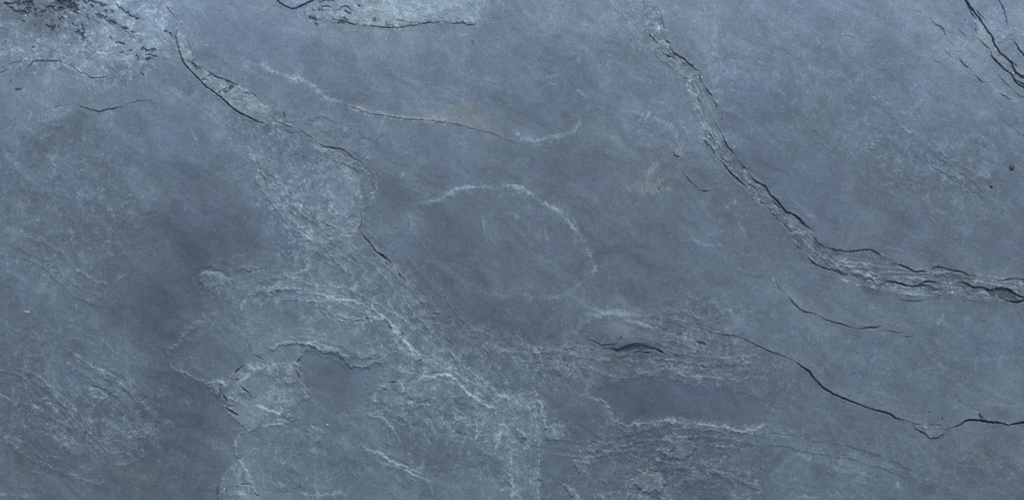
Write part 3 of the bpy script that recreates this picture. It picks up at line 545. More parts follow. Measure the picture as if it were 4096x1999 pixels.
# ------------------------------------------------------------------ cracks: name, label, strokes (points, width, depth, step, extra)
K = [
 ('long dark crack curving down from the upper left', [
   ([(706,122),(703,157),(710,191),(722,224),(738,258),(762,286),(791,315),(815,339),(843,365),(877,389),(910,418),(944,444),(977,463),(1010,477),(1039,492),(1063,496)], 7, 15, 5, {}),
   ([(640,5),(648,14),(672,41),(691,60),(712,88)], 4, 8, 2, dict(darken=.7)), ([(1100,512),(1149,530),(1225,534)], 3.5, 7, 0, dict(darken=.6)), ([(1190,516),(1225,536),(1255,560)], 3.2, 6, 0, dict(darken=.6))]),
 ('ragged dark crack along the top of the long pale flake', [
   ([(810,282),(839,291),(862,308),(891,317),(915,325),(934,334),(952,341),(953,351)], 5, 10, -3, {}), ([(953,351),(977,375),(1015,377),(1027,391),(1049,410)], 3.2, 7, 0, dict(darken=.65)),
   ([(1072,458),(1106,484),(1139,501),(1163,511),(1192,515)], 4.5, 9, 2, dict(darken=.85)), ([(905,398),(929,398),(972,403)], 3, 5, 0, dict(darken=.4)), ([(1120,490),(1180,492)], 3, 5, 0, dict(darken=.5))]),
 ('thin crack stepping right below the long pale flake', [([(1255,561),(1295,585),(1342,595),(1374,601),(1414,629),(1454,660),(1474,676)], 4.2, 9, -3, dict(darken=.9)), ([(1474,676),(1490,705),(1500,730)], 3, 5, 0, dict(darken=.4))]),
 ('dark stepped crack left of the central oval', [
   ([(1451,835),(1442,859),(1443,899),(1434,919)], 4.2, 9, 0, dict(darken=.85)), ([(1434,919),(1454,943),(1482,975),(1501,1004),(1541,1028),(1573,1060)], 6, 12, -3, {}), ([(1578,1075),(1613,1115),(1629,1131)], 5, 10, -2, dict(darken=.9)), ([(1629,1131),(1680,1165),(1720,1195)], 3, 5, 0, dict(darken=.35))]),
 ('faint broken crack through the flaky slope at left of centre', [
   ([(1040,672),(1056,716),(1076,760),(1112,784)], 3, 6, -2, dict(darken=.5)), ([(1139,839),(1183,867),(1225,880)], 3, 6, 0, dict(darken=.6)), ([(1263,879),(1310,899),(1350,923)], 4, 8, 0, dict(darken=.8)), ([(1350,928),(1400,935),(1434,919)], 3, 6, 0, dict(darken=.5)), ([(1155,920),(1180,950)], 4, 6, 0, dict(darken=.6))]),
 ('black crack looping below the top edge, left of centre', [([(1105,0),(1120,12),(1140,25),(1163,34),(1186,31),(1206,23),(1221,16),(1241,6),(1260,0)], 7, 14, -3, {})]),
 ('short crooked cracks in the pale crust near the top edge', [
   ([(1276,22),(1282,8),(1300,3)], 5, 9, 0, {}), ([(1276,24),(1295,26),(1322,29)], 4.5, 9, 0, {}), ([(1322,29),(1338,41),(1353,42),(1373,27),(1388,29),(1404,41),(1421,50)], 4.5, 9, 0, dict(darken=.9)), ([(1221,19),(1240,16)], 4, 8, 0, dict(darken=.8)), ([(1462,46),(1478,50)], 5, 7, 0, {})]),
 ('long wavy crack bounding the pale crust along the top', [
   ([(1334,80),(1361,82),(1382,87),(1404,95),(1431,99)], 6, 12, -3, {}), ([(1440,104),(1454,104),(1481,102),(1509,105),(1543,109),(1571,112),(1606,109),(1641,105),(1675,99),(1710,95),(1745,91),(1769,83)], 4.5, 10, -3, dict(darken=.95)), ([(1792,88),(1819,97),(1846,95),(1870,102),(1893,103),(1908,95)], 5, 10, -3, {}),
   ([(1509,103),(1543,93),(1575,85),(1606,86),(1629,93),(1668,94),(1700,92)], 3, 6, 0, dict(darken=.6)), ([(1819,74),(1842,80)], 4, 6, 0, dict(darken=.6)), ([(1780,60),(1830,72),(1900,85)], 2.5, 4, 0, dict(darken=.35))]),
 ('thin curved crack under the tan stain', [([(1374,418),(1422,438),(1486,454),(1541,464),(1613,476),(1676,479),(1740,485),(1788,493)], 3, 6, -4, dict(darken=.36, pale=.22)), ([(1788,493),(1852,505),(1899,517),(1971,537),(2027,557),(2080,575)], 2.8, 5, -3, dict(darken=.35))]),
 ('thin hooked crack in the upper left below the crust', [
   ([(0,291),(19,282),(40,282)], 5, 8, 0, dict(darken=.7)), ([(22,264),(45,251),(83,250),(86,238)], 4, 8, 0, dict(darken=.75)), ([(63,278),(75,283),(76,268)], 6, 7, 0, dict(darken=.75)), ([(90,280),(111,270),(127,251),(150,244),(185,244),(223,243),(251,250),(270,261),(293,277),(318,291),(340,296),(356,312),(382,315),(414,310),(445,313)], 3.6, 7, -2, dict(darken=.72))]),
 ('thin crack arching across the left side', [([(171,438),(239,426),(302,410)], 2.6, 5, 0, dict(darken=.35)), ([(302,410),(342,434),(390,443),(438,436),(493,422)], 4, 8, -3, dict(darken=.8)), ([(493,422),(541,406),(589,404),(637,418)], 2.6, 5, -3, dict(darken=.35))]),
 ('jagged upper crack of the diagonal raised band', [
   ([(2622,15),(2630,32),(2643,57),(2650,89),(2659,137)], 4, 8, 0, dict(darken=.7)), ([(2656,159),(2681,175)], 7, 10, 0, {}), ([(2681,180),(2691,210),(2716,226),(2745,248),(2774,274),(2796,286)], 6.5, 13, -3, {}), ([(2796,286),(2804,331),(2825,356)], 4.5, 9, -2, dict(darken=.9)), ([(2820,352),(2847,385)], 7, 12, -2, {}), ([(2855,400),(2869,430)], 5, 9, -2, dict(darken=.8)), ([(2875,440),(2885,458),(2889,493)], 4, 7, 0, dict(darken=.55)),
   ([(2887,541),(2907,582),(2939,620)], 5, 10, -3, {}), ([(2945,635),(2958,652),(2990,687)], 5, 9, -2, {}), ([(2998,710),(3029,731),(3062,746),(3086,777),(3115,810),(3144,843),(3191,870),(3220,901),(3249,920)], 6, 12, -3, {}), ([(3244,939),(3263,963),(3296,987)], 4.5, 9, -3, dict(darken=.9)), ([(3296,987),(3334,1001),(3373,1008),(3420,1007),(3473,1002),(3510,1014),(3535,1028)], 5, 11, -4, {}),
   ([(3551,1053),(3611,1065),(3653,1081),(3716,1084)], 6, 12, -4, {}), ([(3716,1084),(3749,1069),(3797,1078),(3844,1086),(3878,1103),(3926,1103)], 4.8, 10, -3, {}), ([(3940,1096),(3973,1112),(4012,1122),(4050,1115),(4096,1120)], 4.8, 10, -3, {})]),
 ('jagged lower crack of the diagonal raised band', [
   ([(2570,0),(2578,30),(2580,55)], 3.4, 6, 0, dict(darken=.5)), ([(2583,102),(2595,137),(2618,165),(2634,200)], 5, 10, 0, dict(darken=.95)), ([(2640,212),(2665,223),(2697,235)], 5.5, 10, 0, {}), ([(2705,255),(2735,275),(2760,305)], 3, 5, 0, dict(darken=.4)), ([(2767,331),(2774,356)], 5, 9, 0, {}), ([(2775,365),(2793,385),(2795,407),(2812,439),(2821,474)], 4.4, 8, 2, dict(darken=.85)), ([(2812,509),(2844,547),(2862,585),(2863,605)], 4.4, 8, 0, dict(darken=.8)),
   ([(2802,550),(2844,592),(2866,627)], 6, 12, 3, {}), ([(2867,636),(2901,668),(2934,703),(2962,729),(2985,748)], 7, 14, 3, {}), ([(2990,737),(3025,757)], 5.5, 10, 0, {}), ([(2990,760),(3005,775),(3015,790)], 3, 5, 0, dict(darken=.45)), ([(3018,793),(3053,817)], 4.5, 8, 0, dict(darken=.8)), ([(3053,820),(3082,846),(3110,874)], 5, 11, 2, {}), ([(3112,882),(3134,896),(3158,917),(3177,948)], 5.5, 11, 2, {}),
   ([(3172,975),(3190,988),(3206,998)], 5, 9, 2, dict(darken=.85)), ([(3215,1015),(3225,1022),(3253,1051),(3292,1070),(3339,1084),(3392,1103)], 6, 13, 3, {}), ([(3330,1085),(3360,1095),(3395,1105)], 7, 8, 0, dict(darken=.6))]),
 ('short broken cracks inside the diagonal raised band', [
   ([(2690,225),(2702,240)], 9, 9, 0, dict(darken=.9)), ([(2880,630),(2910,650),(2925,655)], 3.5, 7, 0, dict(darken=.6)), ([(2935,690),(2960,700),(2985,692)], 4, 7, 0, dict(darken=.6)), ([(3080,800),(3105,820),(3125,835)], 7, 8, 0, dict(darken=.65)), ([(3140,845),(3160,862)], 5, 8, 0, dict(darken=.7)), ([(3248,972),(3272,990),(3286,1003)], 4.5, 8, 0, dict(darken=.8)), ([(3372,1069),(3410,1084),(3440,1090),(3470,1092)], 4.5, 8, -2, dict(darken=.75)), ([(3455,1105),(3490,1108),(3515,1100)], 5, 7, 0, dict(darken=.65)), ([(3590,1110),(3610,1112)], 4, 6, 0, dict(darken=.5)), ([(3322,1072),(3345,1074)], 4, 7, 0, dict(darken=.7)), ([(2820,420),(2840,450),(2845,480)], 3, 5, 0, dict(darken=.4)), ([(2640,110),(2652,136),(2640,138)], 3.5, 6, 0, dict(darken=.55))]),
 ('thick black crack along the underside of the raised band, near the right edge', [
   ([(3525,1132),(3544,1128),(3582,1129),(3620,1139),(3658,1146),(3716,1141)], 8, 16, -4, {}), ([(3658,1141),(3690,1133),(3711,1127),(3745,1127),(3775,1130)], 5.5, 11, -3, {}), ([(3825,1120),(3864,1134),(3907,1148),(3945,1151),(3964,1160),(4002,1152),(4040,1160),(4059,1174),(4096,1186)], 7, 15, -3, {}),
   ([(4002,1189),(4031,1203),(4064,1206),(4096,1201)], 8, 15, -3, {}), ([(3916,1172),(3940,1182),(3969,1191)], 4, 8, 0, dict(darken=.8)), ([(3730,1175),(3787,1181),(3830,1173)], 4.5, 8, 0, dict(darken=.8)), ([(3563,1156),(3600,1156),(3639,1158)], 4, 7, 0, dict(darken=.7)), ([(3586,1180),(3600,1194),(3625,1204),(3658,1207),(3701,1201)], 4.5, 8, 0, dict(darken=.75)), ([(3515,1135),(3540,1138)], 12, 6, 0, dict(darken=.5)), ([(3873,1190),(3910,1193)], 3.5, 5, 0, dict(darken=.5))]),
 ('curved dark crack below the raised band at right', [
   ([(3058,1058),(3086,1101),(3110,1149),(3144,1182)], 3.2, 6, 0, dict(darken=.5)), ([(3144,1182),(3175,1215),(3205,1240),(3231,1250),(3271,1258)], 5, 11, -3, {}), ([(3271,1258),(3303,1276),(3350,1290),(3390,1306),(3438,1316)], 4.6, 10, -3, dict(darken=.95)), ([(3438,1316),(3485,1309),(3525,1306)], 6, 12, -3, {}), ([(3530,1310),(3549,1322),(3589,1331),(3620,1330)], 4.2, 8, -2, dict(darken=.85)), ([(3601,1346),(3630,1350),(3660,1343)], 3.6, 7, 0, dict(darken=.7))]),
 ('long dark crack sweeping to the lower right edge', [
   ([(2768,1293),(2803,1302),(2835,1309)], 3.2, 6, 0, dict(darken=.6)), ([(2850,1322),(2875,1334),(2946,1346),(3002,1366),(3045,1388),(3072,1400),(3120,1421),(3175,1441)], 4.4, 9, -3, dict(darken=.95)), ([(3175,1441),(3231,1481),(3287,1541),(3342,1576),(3390,1598),(3446,1619),(3501,1638),(3557,1652),(3589,1672),(3629,1682)], 6.5, 14, -5, dict(rust=.35)),
   ([(3629,1682),(3650,1700),(3676,1720),(3708,1738),(3716,1750),(3732,1755),(3745,1755),(3764,1747),(3784,1734)], 5.5, 11, -2, dict(rust=.3)), ([(3629,1682),(3684,1700),(3732,1701),(3772,1704),(3799,1711)], 4.2, 8, -2, dict(darken=.75)), ([(3799,1712),(3824,1708),(3843,1697),(3865,1684),(3897,1679),(3939,1684),(3970,1689),(4002,1688),(4034,1699),(4058,1697),(4096,1692)], 7.5, 16, -5, dict(rust=.4))]),
 ('thick black crack entering at the top, upper right', [
   ([(3866,0),(3872,12),(3892,38),(3916,67),(3935,95),(3950,119),(3973,148),(3983,177),(4002,205),(4031,229),(4054,258),(4064,286),(4096,312)], 7.5, 16, -4, {}), ([(4054,280),(4078,296),(4096,306)], 8, 12, 0, {}), ([(4050,243),(4074,268)], 5, 9, 0, {}), ([(3996,165),(4003,178)], 6, 8, 0, {})]),
 ('second black crack just left of the thick one, upper right', [([(3872,8),(3887,48),(3911,76)], 6, 12, 0, {}), ([(3911,76),(3907,110),(3911,143)], 4, 8, 0, dict(darken=.8)), ([(3911,143),(3935,172),(3964,196)], 4.5, 9, -2, dict(darken=.9)), ([(3964,196),(3978,229),(4002,258),(4031,286),(4054,305),(4069,329),(4096,348)], 7, 14, -3, {}), ([(4064,320),(4096,335)], 13, 12, 0, {}), ([(3902,24),(3921,52),(3945,76),(3954,98)], 4, 8, 0, dict(darken=.85))]),
 ('black crack closest to the upper right corner', [([(4004,0),(4021,38),(4035,91),(4045,129)], 4.5, 10, -2, {}), ([(4044,132),(4048,145)], 9, 8, 0, dict(darken=.7)), ([(4047,153),(4064,172),(4083,200),(4096,215)], 7, 14, -3, {})]),
 ('thin crack slanting through the upper right', [([(3615,33),(3654,41),(3701,57)], 2.6, 5, 0, dict(darken=.4)), ([(3701,57),(3730,84),(3768,110),(3787,143),(3800,160)], 4, 8, -2, dict(darken=.8)), ([(3800,160),(3820,185)], 2.6, 4, 0, dict(darken=.35)), ([(3830,107),(3854,134),(3870,146)], 4, 8, 0, dict(darken=.7))]),
 ('thin stepped crack left of the black ones, upper right', [
   ([(3773,198),(3792,210),(3816,239)], 3.6, 7, 0, dict(darken=.6)), ([(3835,227),(3859,258),(3883,277)], 4, 8, -2, dict(darken=.75)), ([(3883,277),(3907,305),(3930,325),(3954,329)], 4, 8, -2, dict(darken=.75)), ([(3730,241),(3750,253),(3773,262)], 3, 6, 0, dict(darken=.55)), ([(3988,282),(4016,325),(4045,353),(4074,377),(4096,389)], 3.6, 7, -2, dict(darken=.7)), ([(3988,365),(4021,387),(4074,401)], 3.6, 6, -3, dict(darken=.55, pale=.15)), ([(4002,468),(4031,496),(4064,520),(4096,544)], 3, 6, -2, dict(darken=.55)), ([(3366,139),(3400,147),(3430,159)], 3, 5, 0, dict(darken=.4))]),
 ('short hooked crack left of the diagonal band', [([(2691,608),(2700,622),(2720,633)], 5.5, 9, 0, {}), ([(2720,687),(2745,712),(2761,732),(2799,760)], 3.8, 8, -2, dict(darken=.65)), ([(2799,760),(2820,764),(2837,764)], 4, 8, -2, dict(darken=.75))]),
 ('crack with rusty edge on the swollen bulge', [
   ([(2350,1357),(2378,1369),(2406,1377),(2437,1377),(2465,1371)], 5, 11, -5, dict(rust=.5)), ([(2468,1368),(2485,1347)], 4, 8, 0, dict(darken=.85, rust=.4)), ([(2400,1378),(2420,1388),(2437,1393),(2469,1395),(2497,1385),(2529,1379),(2565,1373)], 5.5, 12, -5, dict(rust=.5)), ([(2597,1385),(2620,1395),(2652,1411),(2664,1417)], 7, 13, -4, dict(rust=.6)),
   ([(2509,1410),(2545,1405),(2589,1409),(2620,1401)], 6.5, 13, 0, dict(rust=.5)), ([(2457,1415),(2466,1423),(2477,1429),(2495,1428),(2513,1423)], 4, 8, 0, dict(rust=.6, darken=.6)), ([(2680,1409),(2708,1419),(2744,1419)], 4, 8, -2, dict(darken=.8)), ([(2783,1462),(2810,1466),(2839,1468)], 3.6, 7, 0, dict(darken=.7))]),
 ('tiny black crack left of the swollen bulge', [([(2243,1399),(2270,1399)], 4.5, 9, 0, dict(darken=.9)), ([(2282,1393),(2300,1401)], 7, 11, 0, {}), ([(2128,1415),(2170,1412),(2200,1415)], 3, 5, -2, dict(darken=.4)), ([(2725,1430),(2745,1445),(2780,1440)], 3, 5, 0, dict(darken=.4))]),
 ('short black crack between the two pale ledges, lower left', [([(977,1346),(991,1372),(1001,1396),(1010,1418)], 5.5, 11, 2, {}), ([(1010,1418),(1034,1427),(1056,1437)], 4.6, 9, 0, {}), ([(955,1236),(960,1240)], 7, 7, 0, {})]),
 ('black cracks splitting the pale broken block, lower left', [
   ([(976,1460),(955,1478),(938,1493)], 8, 12, 0, dict(darken=.9)), ([(933,1517),(957,1517)], 6, 8, 0, {}), ([(964,1538),(976,1555),(998,1572)], 6.5, 11, 0, {}), ([(875,1536),(888,1540)], 16, 10, 0, dict(darken=.9)), ([(882,1545),(880,1570),(878,1592)], 6, 9, 0, {}), ([(888,1570),(898,1588),(910,1603)], 7, 10, 0, {}), ([(898,1629),(925,1646),(953,1660)], 8, 14, 0, {}), ([(929,1667),(945,1682),(957,1695)], 5, 9, 0, {}), ([(948,1620),(962,1600)], 4, 7, 0, dict(darken=.8)),
   ([(1091,1512),(1105,1526)], 8, 9, 0, dict(darken=.85)), ([(1186,1484),(1200,1512)], 10, 9, 0, dict(darken=.85)), ([(1205,1429),(1196,1440),(1186,1449)], 6, 9, 0, dict(darken=.9)), ([(1153,1569),(1172,1579)], 6, 8, 0, dict(darken=.8)), ([(1210,1524),(1236,1557)], 3.5, 6, 0, dict(darken=.6)), ([(1096,1686),(1129,1688)], 4.5, 7, 0, dict(darken=.75)), ([(1129,1662),(1157,1681)], 7, 8, 0, dict(darken=.7)),
   ([(938,1776),(950,1810),(954,1822)], 4.2, 9, 2, dict(darken=.85)), ([(940,1820),(962,1837)], 5, 9, 0, dict(darken=.85)), ([(950,1735),(957,1750)], 4, 6, 0, dict(darken=.5)), ([(1020,1735),(1035,1755)], 5, 6, 0, dict(darken=.5))]),
 ('black cracks around the broken block at the bottom edge', [([(881,1931),(869,1962),(870,1999)], 7, 12, 0, {}), ([(903,1950),(903,1972)], 6, 8, 0, {}), ([(960,1940),(985,1934),(1010,1938)], 12, 8, 0, dict(darken=.65)), ([(925,1948),(955,1946)], 7, 7, 0, dict(darken=.6)), ([(1012,1960),(1022,1975),(1034,1986)], 6, 9, 0, dict(darken=.85)), ([(1195,1935),(1205,1955)], 4, 6, 0, dict(darken=.5))]),
 ('tiny black dashes in the flaky slope, lower centre', [([(1662,1447),(1675,1444),(1688,1438)], 5, 9, 0, dict(darken=.95)), ([(1551,1527),(1586,1524)], 5, 9, 0, dict(darken=.9)), ([(1522,1545),(1545,1560)], 11, 6, 0, dict(darken=.55, rust=.4)), ([(1455,1270),(1490,1274)], 4, 7, 0, dict(darken=.7)), ([(2187,1760),(2240,1762),(2290,1765)], 4.5, 7, 0, dict(darken=.5)), ([(2290,1842),(2305,1872),(2324,1907)], 4, 6, 0, dict(darken=.45)), ([(2352,1848),(2350,1875),(2330,1905)], 3.5, 6, 0, dict(darken=.4)),
   ([(2045,1905),(2046,1925)], 6, 9, 0, dict(darken=.75)), ([(2040,1985),(2046,1965)], 5, 9, 0, dict(darken=.75)), ([(2110,1782),(2155,1787)], 5, 8, 0, dict(darken=.65)), ([(2595,1985),(2640,1999)], 12, 10, 0, dict(darken=.8)), ([(2650,1950),(2670,1938)], 10, 8, 0, dict(darken=.6)), ([(2520,1925),(2530,1908)], 6, 8, 0, dict(darken=.65)), ([(2560,1893),(2590,1885)], 5, 7, 0, dict(darken=.55)), ([(2240,1935),(2280,1975),(2290,1999)], 5, 7, 0, dict(darken=.5))]),
]
for label, strokes in K:
    pc = Pieces('crack', label, pid_band if 'inside the diagonal' in label else 0)
    for pts, w, dep, st, kw in strokes:
        pid = pc.get(pts)
        crack(pts, w, dep, st, pid=pid, **kw)

# pits
pc = Pieces('dark_pit', 'dark ragged pits', pid_crust)
for pts, w in [([(12,14),(40,34),(75,50),(105,52)], 12), ([(12,14),(60,8),(120,4)], 8), ([(72,16),(118,20)], 24), ([(105,35),(118,48)], 14), ([(215,5),(300,5)], 20), ([(240,15),(300,20)], 26), ([(250,35),(300,30)], 22), ([(290,45),(310,55)], 12),
    ([(190,30),(230,40)], 13), ([(420,78),(452,92)], 17), ([(455,94),(500,115),(530,130)], 8), ([(360,2),(420,22)], 11), ([(362,18),(368,28)], 9), ([(465,20),(500,50)], 6), ([(505,52),(545,75)], 6), ([(545,76),(552,72)], 7), ([(568,200),(622,202)], 13), ([(582,216),(622,226)], 7), ([(590,240),(600,236)], 9),
    ([(296,98),(308,105)], 7), ([(306,125),(332,150)], 8), ([(322,100),(330,140)], 7), ([(380,60),(410,68)], 8), ([(136,30),(137,66)], 7), ([(245,68),(238,76)], 8), ([(182,103),(196,108)], 10), ([(200,120),(212,108)], 8), ([(228,98),(226,104)], 7), ([(435,150),(445,162)], 6), ([(460,168),(495,176)], 4.5), ([(515,202),(524,201)], 7), ([(478,212),(490,208)], 7), ([(547,228),(550,236)], 6), ([(500,118),(510,140)], 6), ([(345,58),(350,75)], 5), ([(85,85),(96,87)], 6), ([(126,188)], 6), ([(40,326)], 6), ([(65,360),(72,357)], 8), ([(570,300),(562,292)], 6), ([(655,125),(668,130)], 6), ([(680,140),(684,150)], 7), ([(160,50),(180,45)], 6), ([(420,45),(425,50)], 6), ([(440,40),(446,48)], 7), ([(290,95),(284,100)], 5), ([(330,5),(345,12)], 7)]:
    pit(pts, w * 0.85, 5, 0.66, pc.get(pts, 8))
pc = Pieces('dark_pit', 'small dark pits', pid_crust2)
for pts, w in [([(1250,42),(1260,46)], 9), ([(1280,38),(1290,44)], 10), ([(1238,68),(1244,76)], 9), ([(1256,82),(1266,80)], 9), ([(1378,46),(1396,56)], 10), ([(1381,76),(1388,80)], 10), ([(1308,3),(1330,3)], 9), ([(1430,26)], 6), ([(1264,98)], 7), ([(1403,17)], 5), ([(1494,88),(1500,80)], 8), ([(1882,166),(1886,170)], 6), ([(1895,180)], 4.5), ([(1350,92),(1375,95)], 6)]:
    pit(pts, w * 0.9, 4.5, 0.6, pc.get(pts, 8))
pc = Pieces('dark_pit', 'dark spots', pid_flake)
for pts, w in [([(770,258),(776,266)], 7), ([(780,270),(796,276)], 10), ([(839,298),(836,306)], 8), ([(904,325),(910,334)], 10), ([(898,368),(914,362)], 17), ([(920,350),(928,354)], 8), ([(877,368),(882,376)], 7), ([(1130,456),(1140,462)], 11), ([(750,245),(762,250)], 8), ([(816,314),(822,320)], 10)]:
    pit(pts, w * 0.9, 4.5, 0.6, pc.get(pts, 8))
for pts, w in [([(1542,1281),(1550,1287)], 9), ([(1557,1310),(1566,1312)], 9), ([(1600,1338),(1612,1352)], 11), ([(2676,1803),(2690,1802)], 9), ([(2637,757)], 5), ([(1332,1491)], 5), ([(2782,1370),(2820,1372)], 8), ([(1040,1200),(1055,1215)], 0.1), ([(2780,1525)], 6), ([(3720,1649)], 4), ([(3772,1676)], 5)]:
    if w > 1: pit(pts, w, 4, 0.6, 0)

# random small pinholes and pale grains over the whole rock
rs = np.random.RandomState(5)
for i in range(1500):
    x, y = rs.uniform(-40, 4140), rs.uniform(-40, 2040)
    sl = win(x - 9, x + 9, y - 9, y + 9); d2 = (X[sl] - x) ** 2 + ((Y[sl] - y) * rs.uniform(.8, 1.3)) ** 2
    r = rs.uniform(1.3, 3.2); g = np.exp(-d2 / (r * r))
    if rs.rand() < 0.45: H[sl] -= g * 2; DARKEN[sl] = np.maximum(DARKEN[sl], 0.5 * g)
    else: B[sl] += g * rs.uniform(.12, .35); H[sl] += g * 1.2
# hair-fine scratches
for i in range(260):
    x, y = rs.uniform(0, 4096), rs.uniform(0, 1999); a = rs.choice([rs.uniform(1.2, 2.0), rs.uniform(0, 3.14)]); L = rs.uniform(12, 46)
    p2 = (x + math.cos(a) * L, y + math.sin(a) * L)
    vein([(x, y), ((x + p2[0]) / 2 + rs.uniform(-2, 2), (y + p2[1]) / 2), p2], rs.uniform(3, 5), rs.uniform(.05, .18), 0.6, rough=0.5, ragged=0.4)
vein([(1932,855),(1936,900),(1941,945)], 4, .3, 1, rough=.5, ragged=.3); vein([(2179,905),(2183,935),(2189,965)], 4, .28, 1, rough=.5, ragged=.3)

# ragged flaked-off spots of the two crusts
nz = perlin(FLUW / 30 + fleck * .5, FLVW / 13 + fleck * .5, 87) + 0.55 * grain + 0.35 * fleck
reg = np.exp(-(((X - 330) / 330) ** 2 + ((Y - 70) / 120) ** 2) ** 1.5) + 0.8 * np.exp(-(((X - 1330) / 150) ** 2 + ((Y - 50) / 60) ** 2) ** 2) + 0.8 * np.exp(-(((X - 880) / 110) ** 2 + ((Y - 325) / 50) ** 2) ** 2)
cp = sstep(0.62, 0.85, nz * np.clip(reg, 0, 1)); H -= 4 * cp; DARKEN = np.maximum(DARKEN, 0.72 * cp)
sp = sstep(0.3, 0.7, nz) * np.clip(reg, 0, 1); B -= 0.12 * sp; B += 0.2 * np.clip(reg, 0, 1) * np.clip(nz * -0.8, 0, 1)

# ------------------------------------------------------------------ natural relief: cleavage terraces, fine roughness
tf = fbm(FLUW / 1.5 + 10 * fleck, FLVW + 10 * fleck, 150, 4, 71) * 7
fr = tf - np.floor(tf)
terr = np.floor(tf) + sstep(0.42, 0.58, fr)
edgeT = np.exp(-((fr - 0.5) / 0.075) ** 2)
H += BUSY * (terr - tf) * 1.7
B += BUSY * edgeT * np.clip(0.3 + grain + fleck, 0, 1) * 0.12
B -= BUSY * 0.10 * np.clip(ridged(FLUW / 1.7 + 8 * fleck + 300, FLVW + 8 * fleck, 30, 69, 5) * gate, 0, 1)
H += BUSY * (fil * 1.9 + fleck * 1.7 + grain * 0.9) + (1 - BUSY) * grain * 0.25
H += 1.6 * broad + 0.4 * mottle
B += BUSY * (np.clip(fil, 0, 1.4) * 0.52 - 0.07) + 0.075 * mottle + BUSY * 0.12 * fleck + 0.055 * streak + 0.055 * broad + 0.05 * fibre
B += (0.065 + 0.065 * BUSY) * grain
B += 0.045 * perlin(X / 2.9, Y / 2.9, 91) + 0.045 * perlin(X / 6, Y / 6, 92)
tint = fbm(X, Y, 210, 3, 95); tint2 = fbm(XW, YW, 60, 2, 96)
BLU = 1.0 * BLU + 0.17 * tint + 0.08 * tint2 + 0.1 * sstep(108, 96, tone); GRN += 0.12 * np.clip(-tint, 0, 1) + 0.15 * BUSY * np.clip(tint2, 0, 1) + 0.16 * sstep(700, 1600, Y)

# the whole rock is gently domed
Xm = (X - 2048) * S; Ym = (999.5 - Y) * S
DOME = -0.024 * np.clip(Ym, -0.9, 0.9) ** 2 - 0.012 * np.clip(Xm, -1.6, 1.6) ** 2
Z = DOME + H * S + 0.004
GAIN = 1.05
disp = 112.0 + (tone - 110.0) * GAIN
B = np.where(B > 0, 0.52 * np.tanh(B / 0.52), B)
val = disp / 255.0 * np.exp(B)                    # paleness wanted, as display value
lin = np.clip(val, 0.02, 1) ** 2.2
base = np.stack([lin * 0.92, lin * 1.185, lin * 1.37], -1)
ALB = 1.0
def mixc(base, m, rgb, keep=False):
    m = np.clip(m, 0, 1)[..., None]
    c = np.array(rgb)[None, None, :]
    return base * (1 - m) + (base * c if keep else c) * m
base = mixc(base, np.clip(B, 0, 0.5) * 1.9, (1.09, 1.00, 0.88), True)
base = mixc(base, BLU * 0.9, (0.95, 0.965, 1.20), True)
base = mixc(base, GRN * 0.55, (1.045, 1.065, 0.93), True)
base = mixc(base, TAN * 0.55, (1.42, 1.10, 0.72), True)
base = mixc(base, RUST * 0.5, (1.5, 1.0, 0.62), True)
base = mixc(base, DARKEN * 0.93, (0.058, 0.064, 0.075))  # darkens cracks, pits, hollows and pinholes towards near-black
base = np.clip(base * ALB, 0.004, 0.9)

# ------------------------------------------------------------------ materials
def slate_material():
    m = bpy.data.materials.new('slate'); m.use_nodes = True
    n = m.node_tree.nodes; l = m.node_tree.links; p = n['Principled BSDF']
    at = n.new('ShaderNodeAttribute'); at.attribute_name = 'mineral'
    tc = n.new('ShaderNodeTexCoord')
    n1 = n.new('ShaderNodeTexNoise'); n1.inputs['Scale'].default_value = 420; n1.inputs['Detail'].default_value = 5; n1.inputs['Roughness'].default_value = 0.7
    n2 = n.new('ShaderNodeTexNoise'); n2.inputs['Scale'].default_value = 90; n2.inputs['Detail'].default_value = 6; n2.inputs['Roughness'].default_value = 0.72; n2.inputs['Distortion'].default_value = 0.6
    l.new(tc.outputs['Object'], n1.inputs['Vector']); l.new(tc.outputs['Object'], n2.inputs['Vector'])
    r1 = n.new('ShaderNodeMapRange'); r1.inputs['From Min'].default_value = 0.25; r1.inputs['From Max'].default_value = 0.75; r1.inputs['To Min'].default_value = 0.68; r1.inputs['To Max'].default_value = 1.32
    r2 = n.new('ShaderNodeMapRange'); r2.inputs['From Min'].default_value = 0.3; r2.inputs['From Max'].default_value = 0.7; r2.inputs['To Min'].default_value = 0.92; r2.inputs['To Max'].default_value = 1.08
    l.new(n1.outputs['Fac'], r1.inputs['Value']); l.new(n2.outputs['Fac'], r2.inputs['Value'])
    mu = n.new('ShaderNodeMath'); mu.operation = 'MULTIPLY'; l.new(r1.outputs[0], mu.inputs[0]); l.new(r2.outputs[0], mu.inputs[1])
    vm = n.new('ShaderNodeVectorMath'); vm.operation = 'SCALE'
    l.new(at.outputs['Color'], vm.inputs[0]); l.new(mu.outputs[0], vm.inputs['Scale']); l.new(vm.outputs[0], p.inputs['Base Color'])
    rr = n.new('ShaderNodeMapRange'); rr.inputs['To Min'].default_value = 0.5; rr.inputs['To Max'].default_value = 0.8
    l.new(n2.outputs['Fac'], rr.inputs['Value']); l.new(rr.outputs[0], p.inputs['Roughness'])
    p.inputs['Specular IOR Level'].default_value = 0.35
    bp = n.new('ShaderNodeBump'); bp.inputs['Strength'].default_value = 0.35; bp.inputs['Distance'].default_value = 0.0012
    l.new(n1.outputs['Fac'], bp.inputs['Height']); l.new(bp.outputs[0], p.inputs['Normal'])
    return m
SLATE = slate_material()
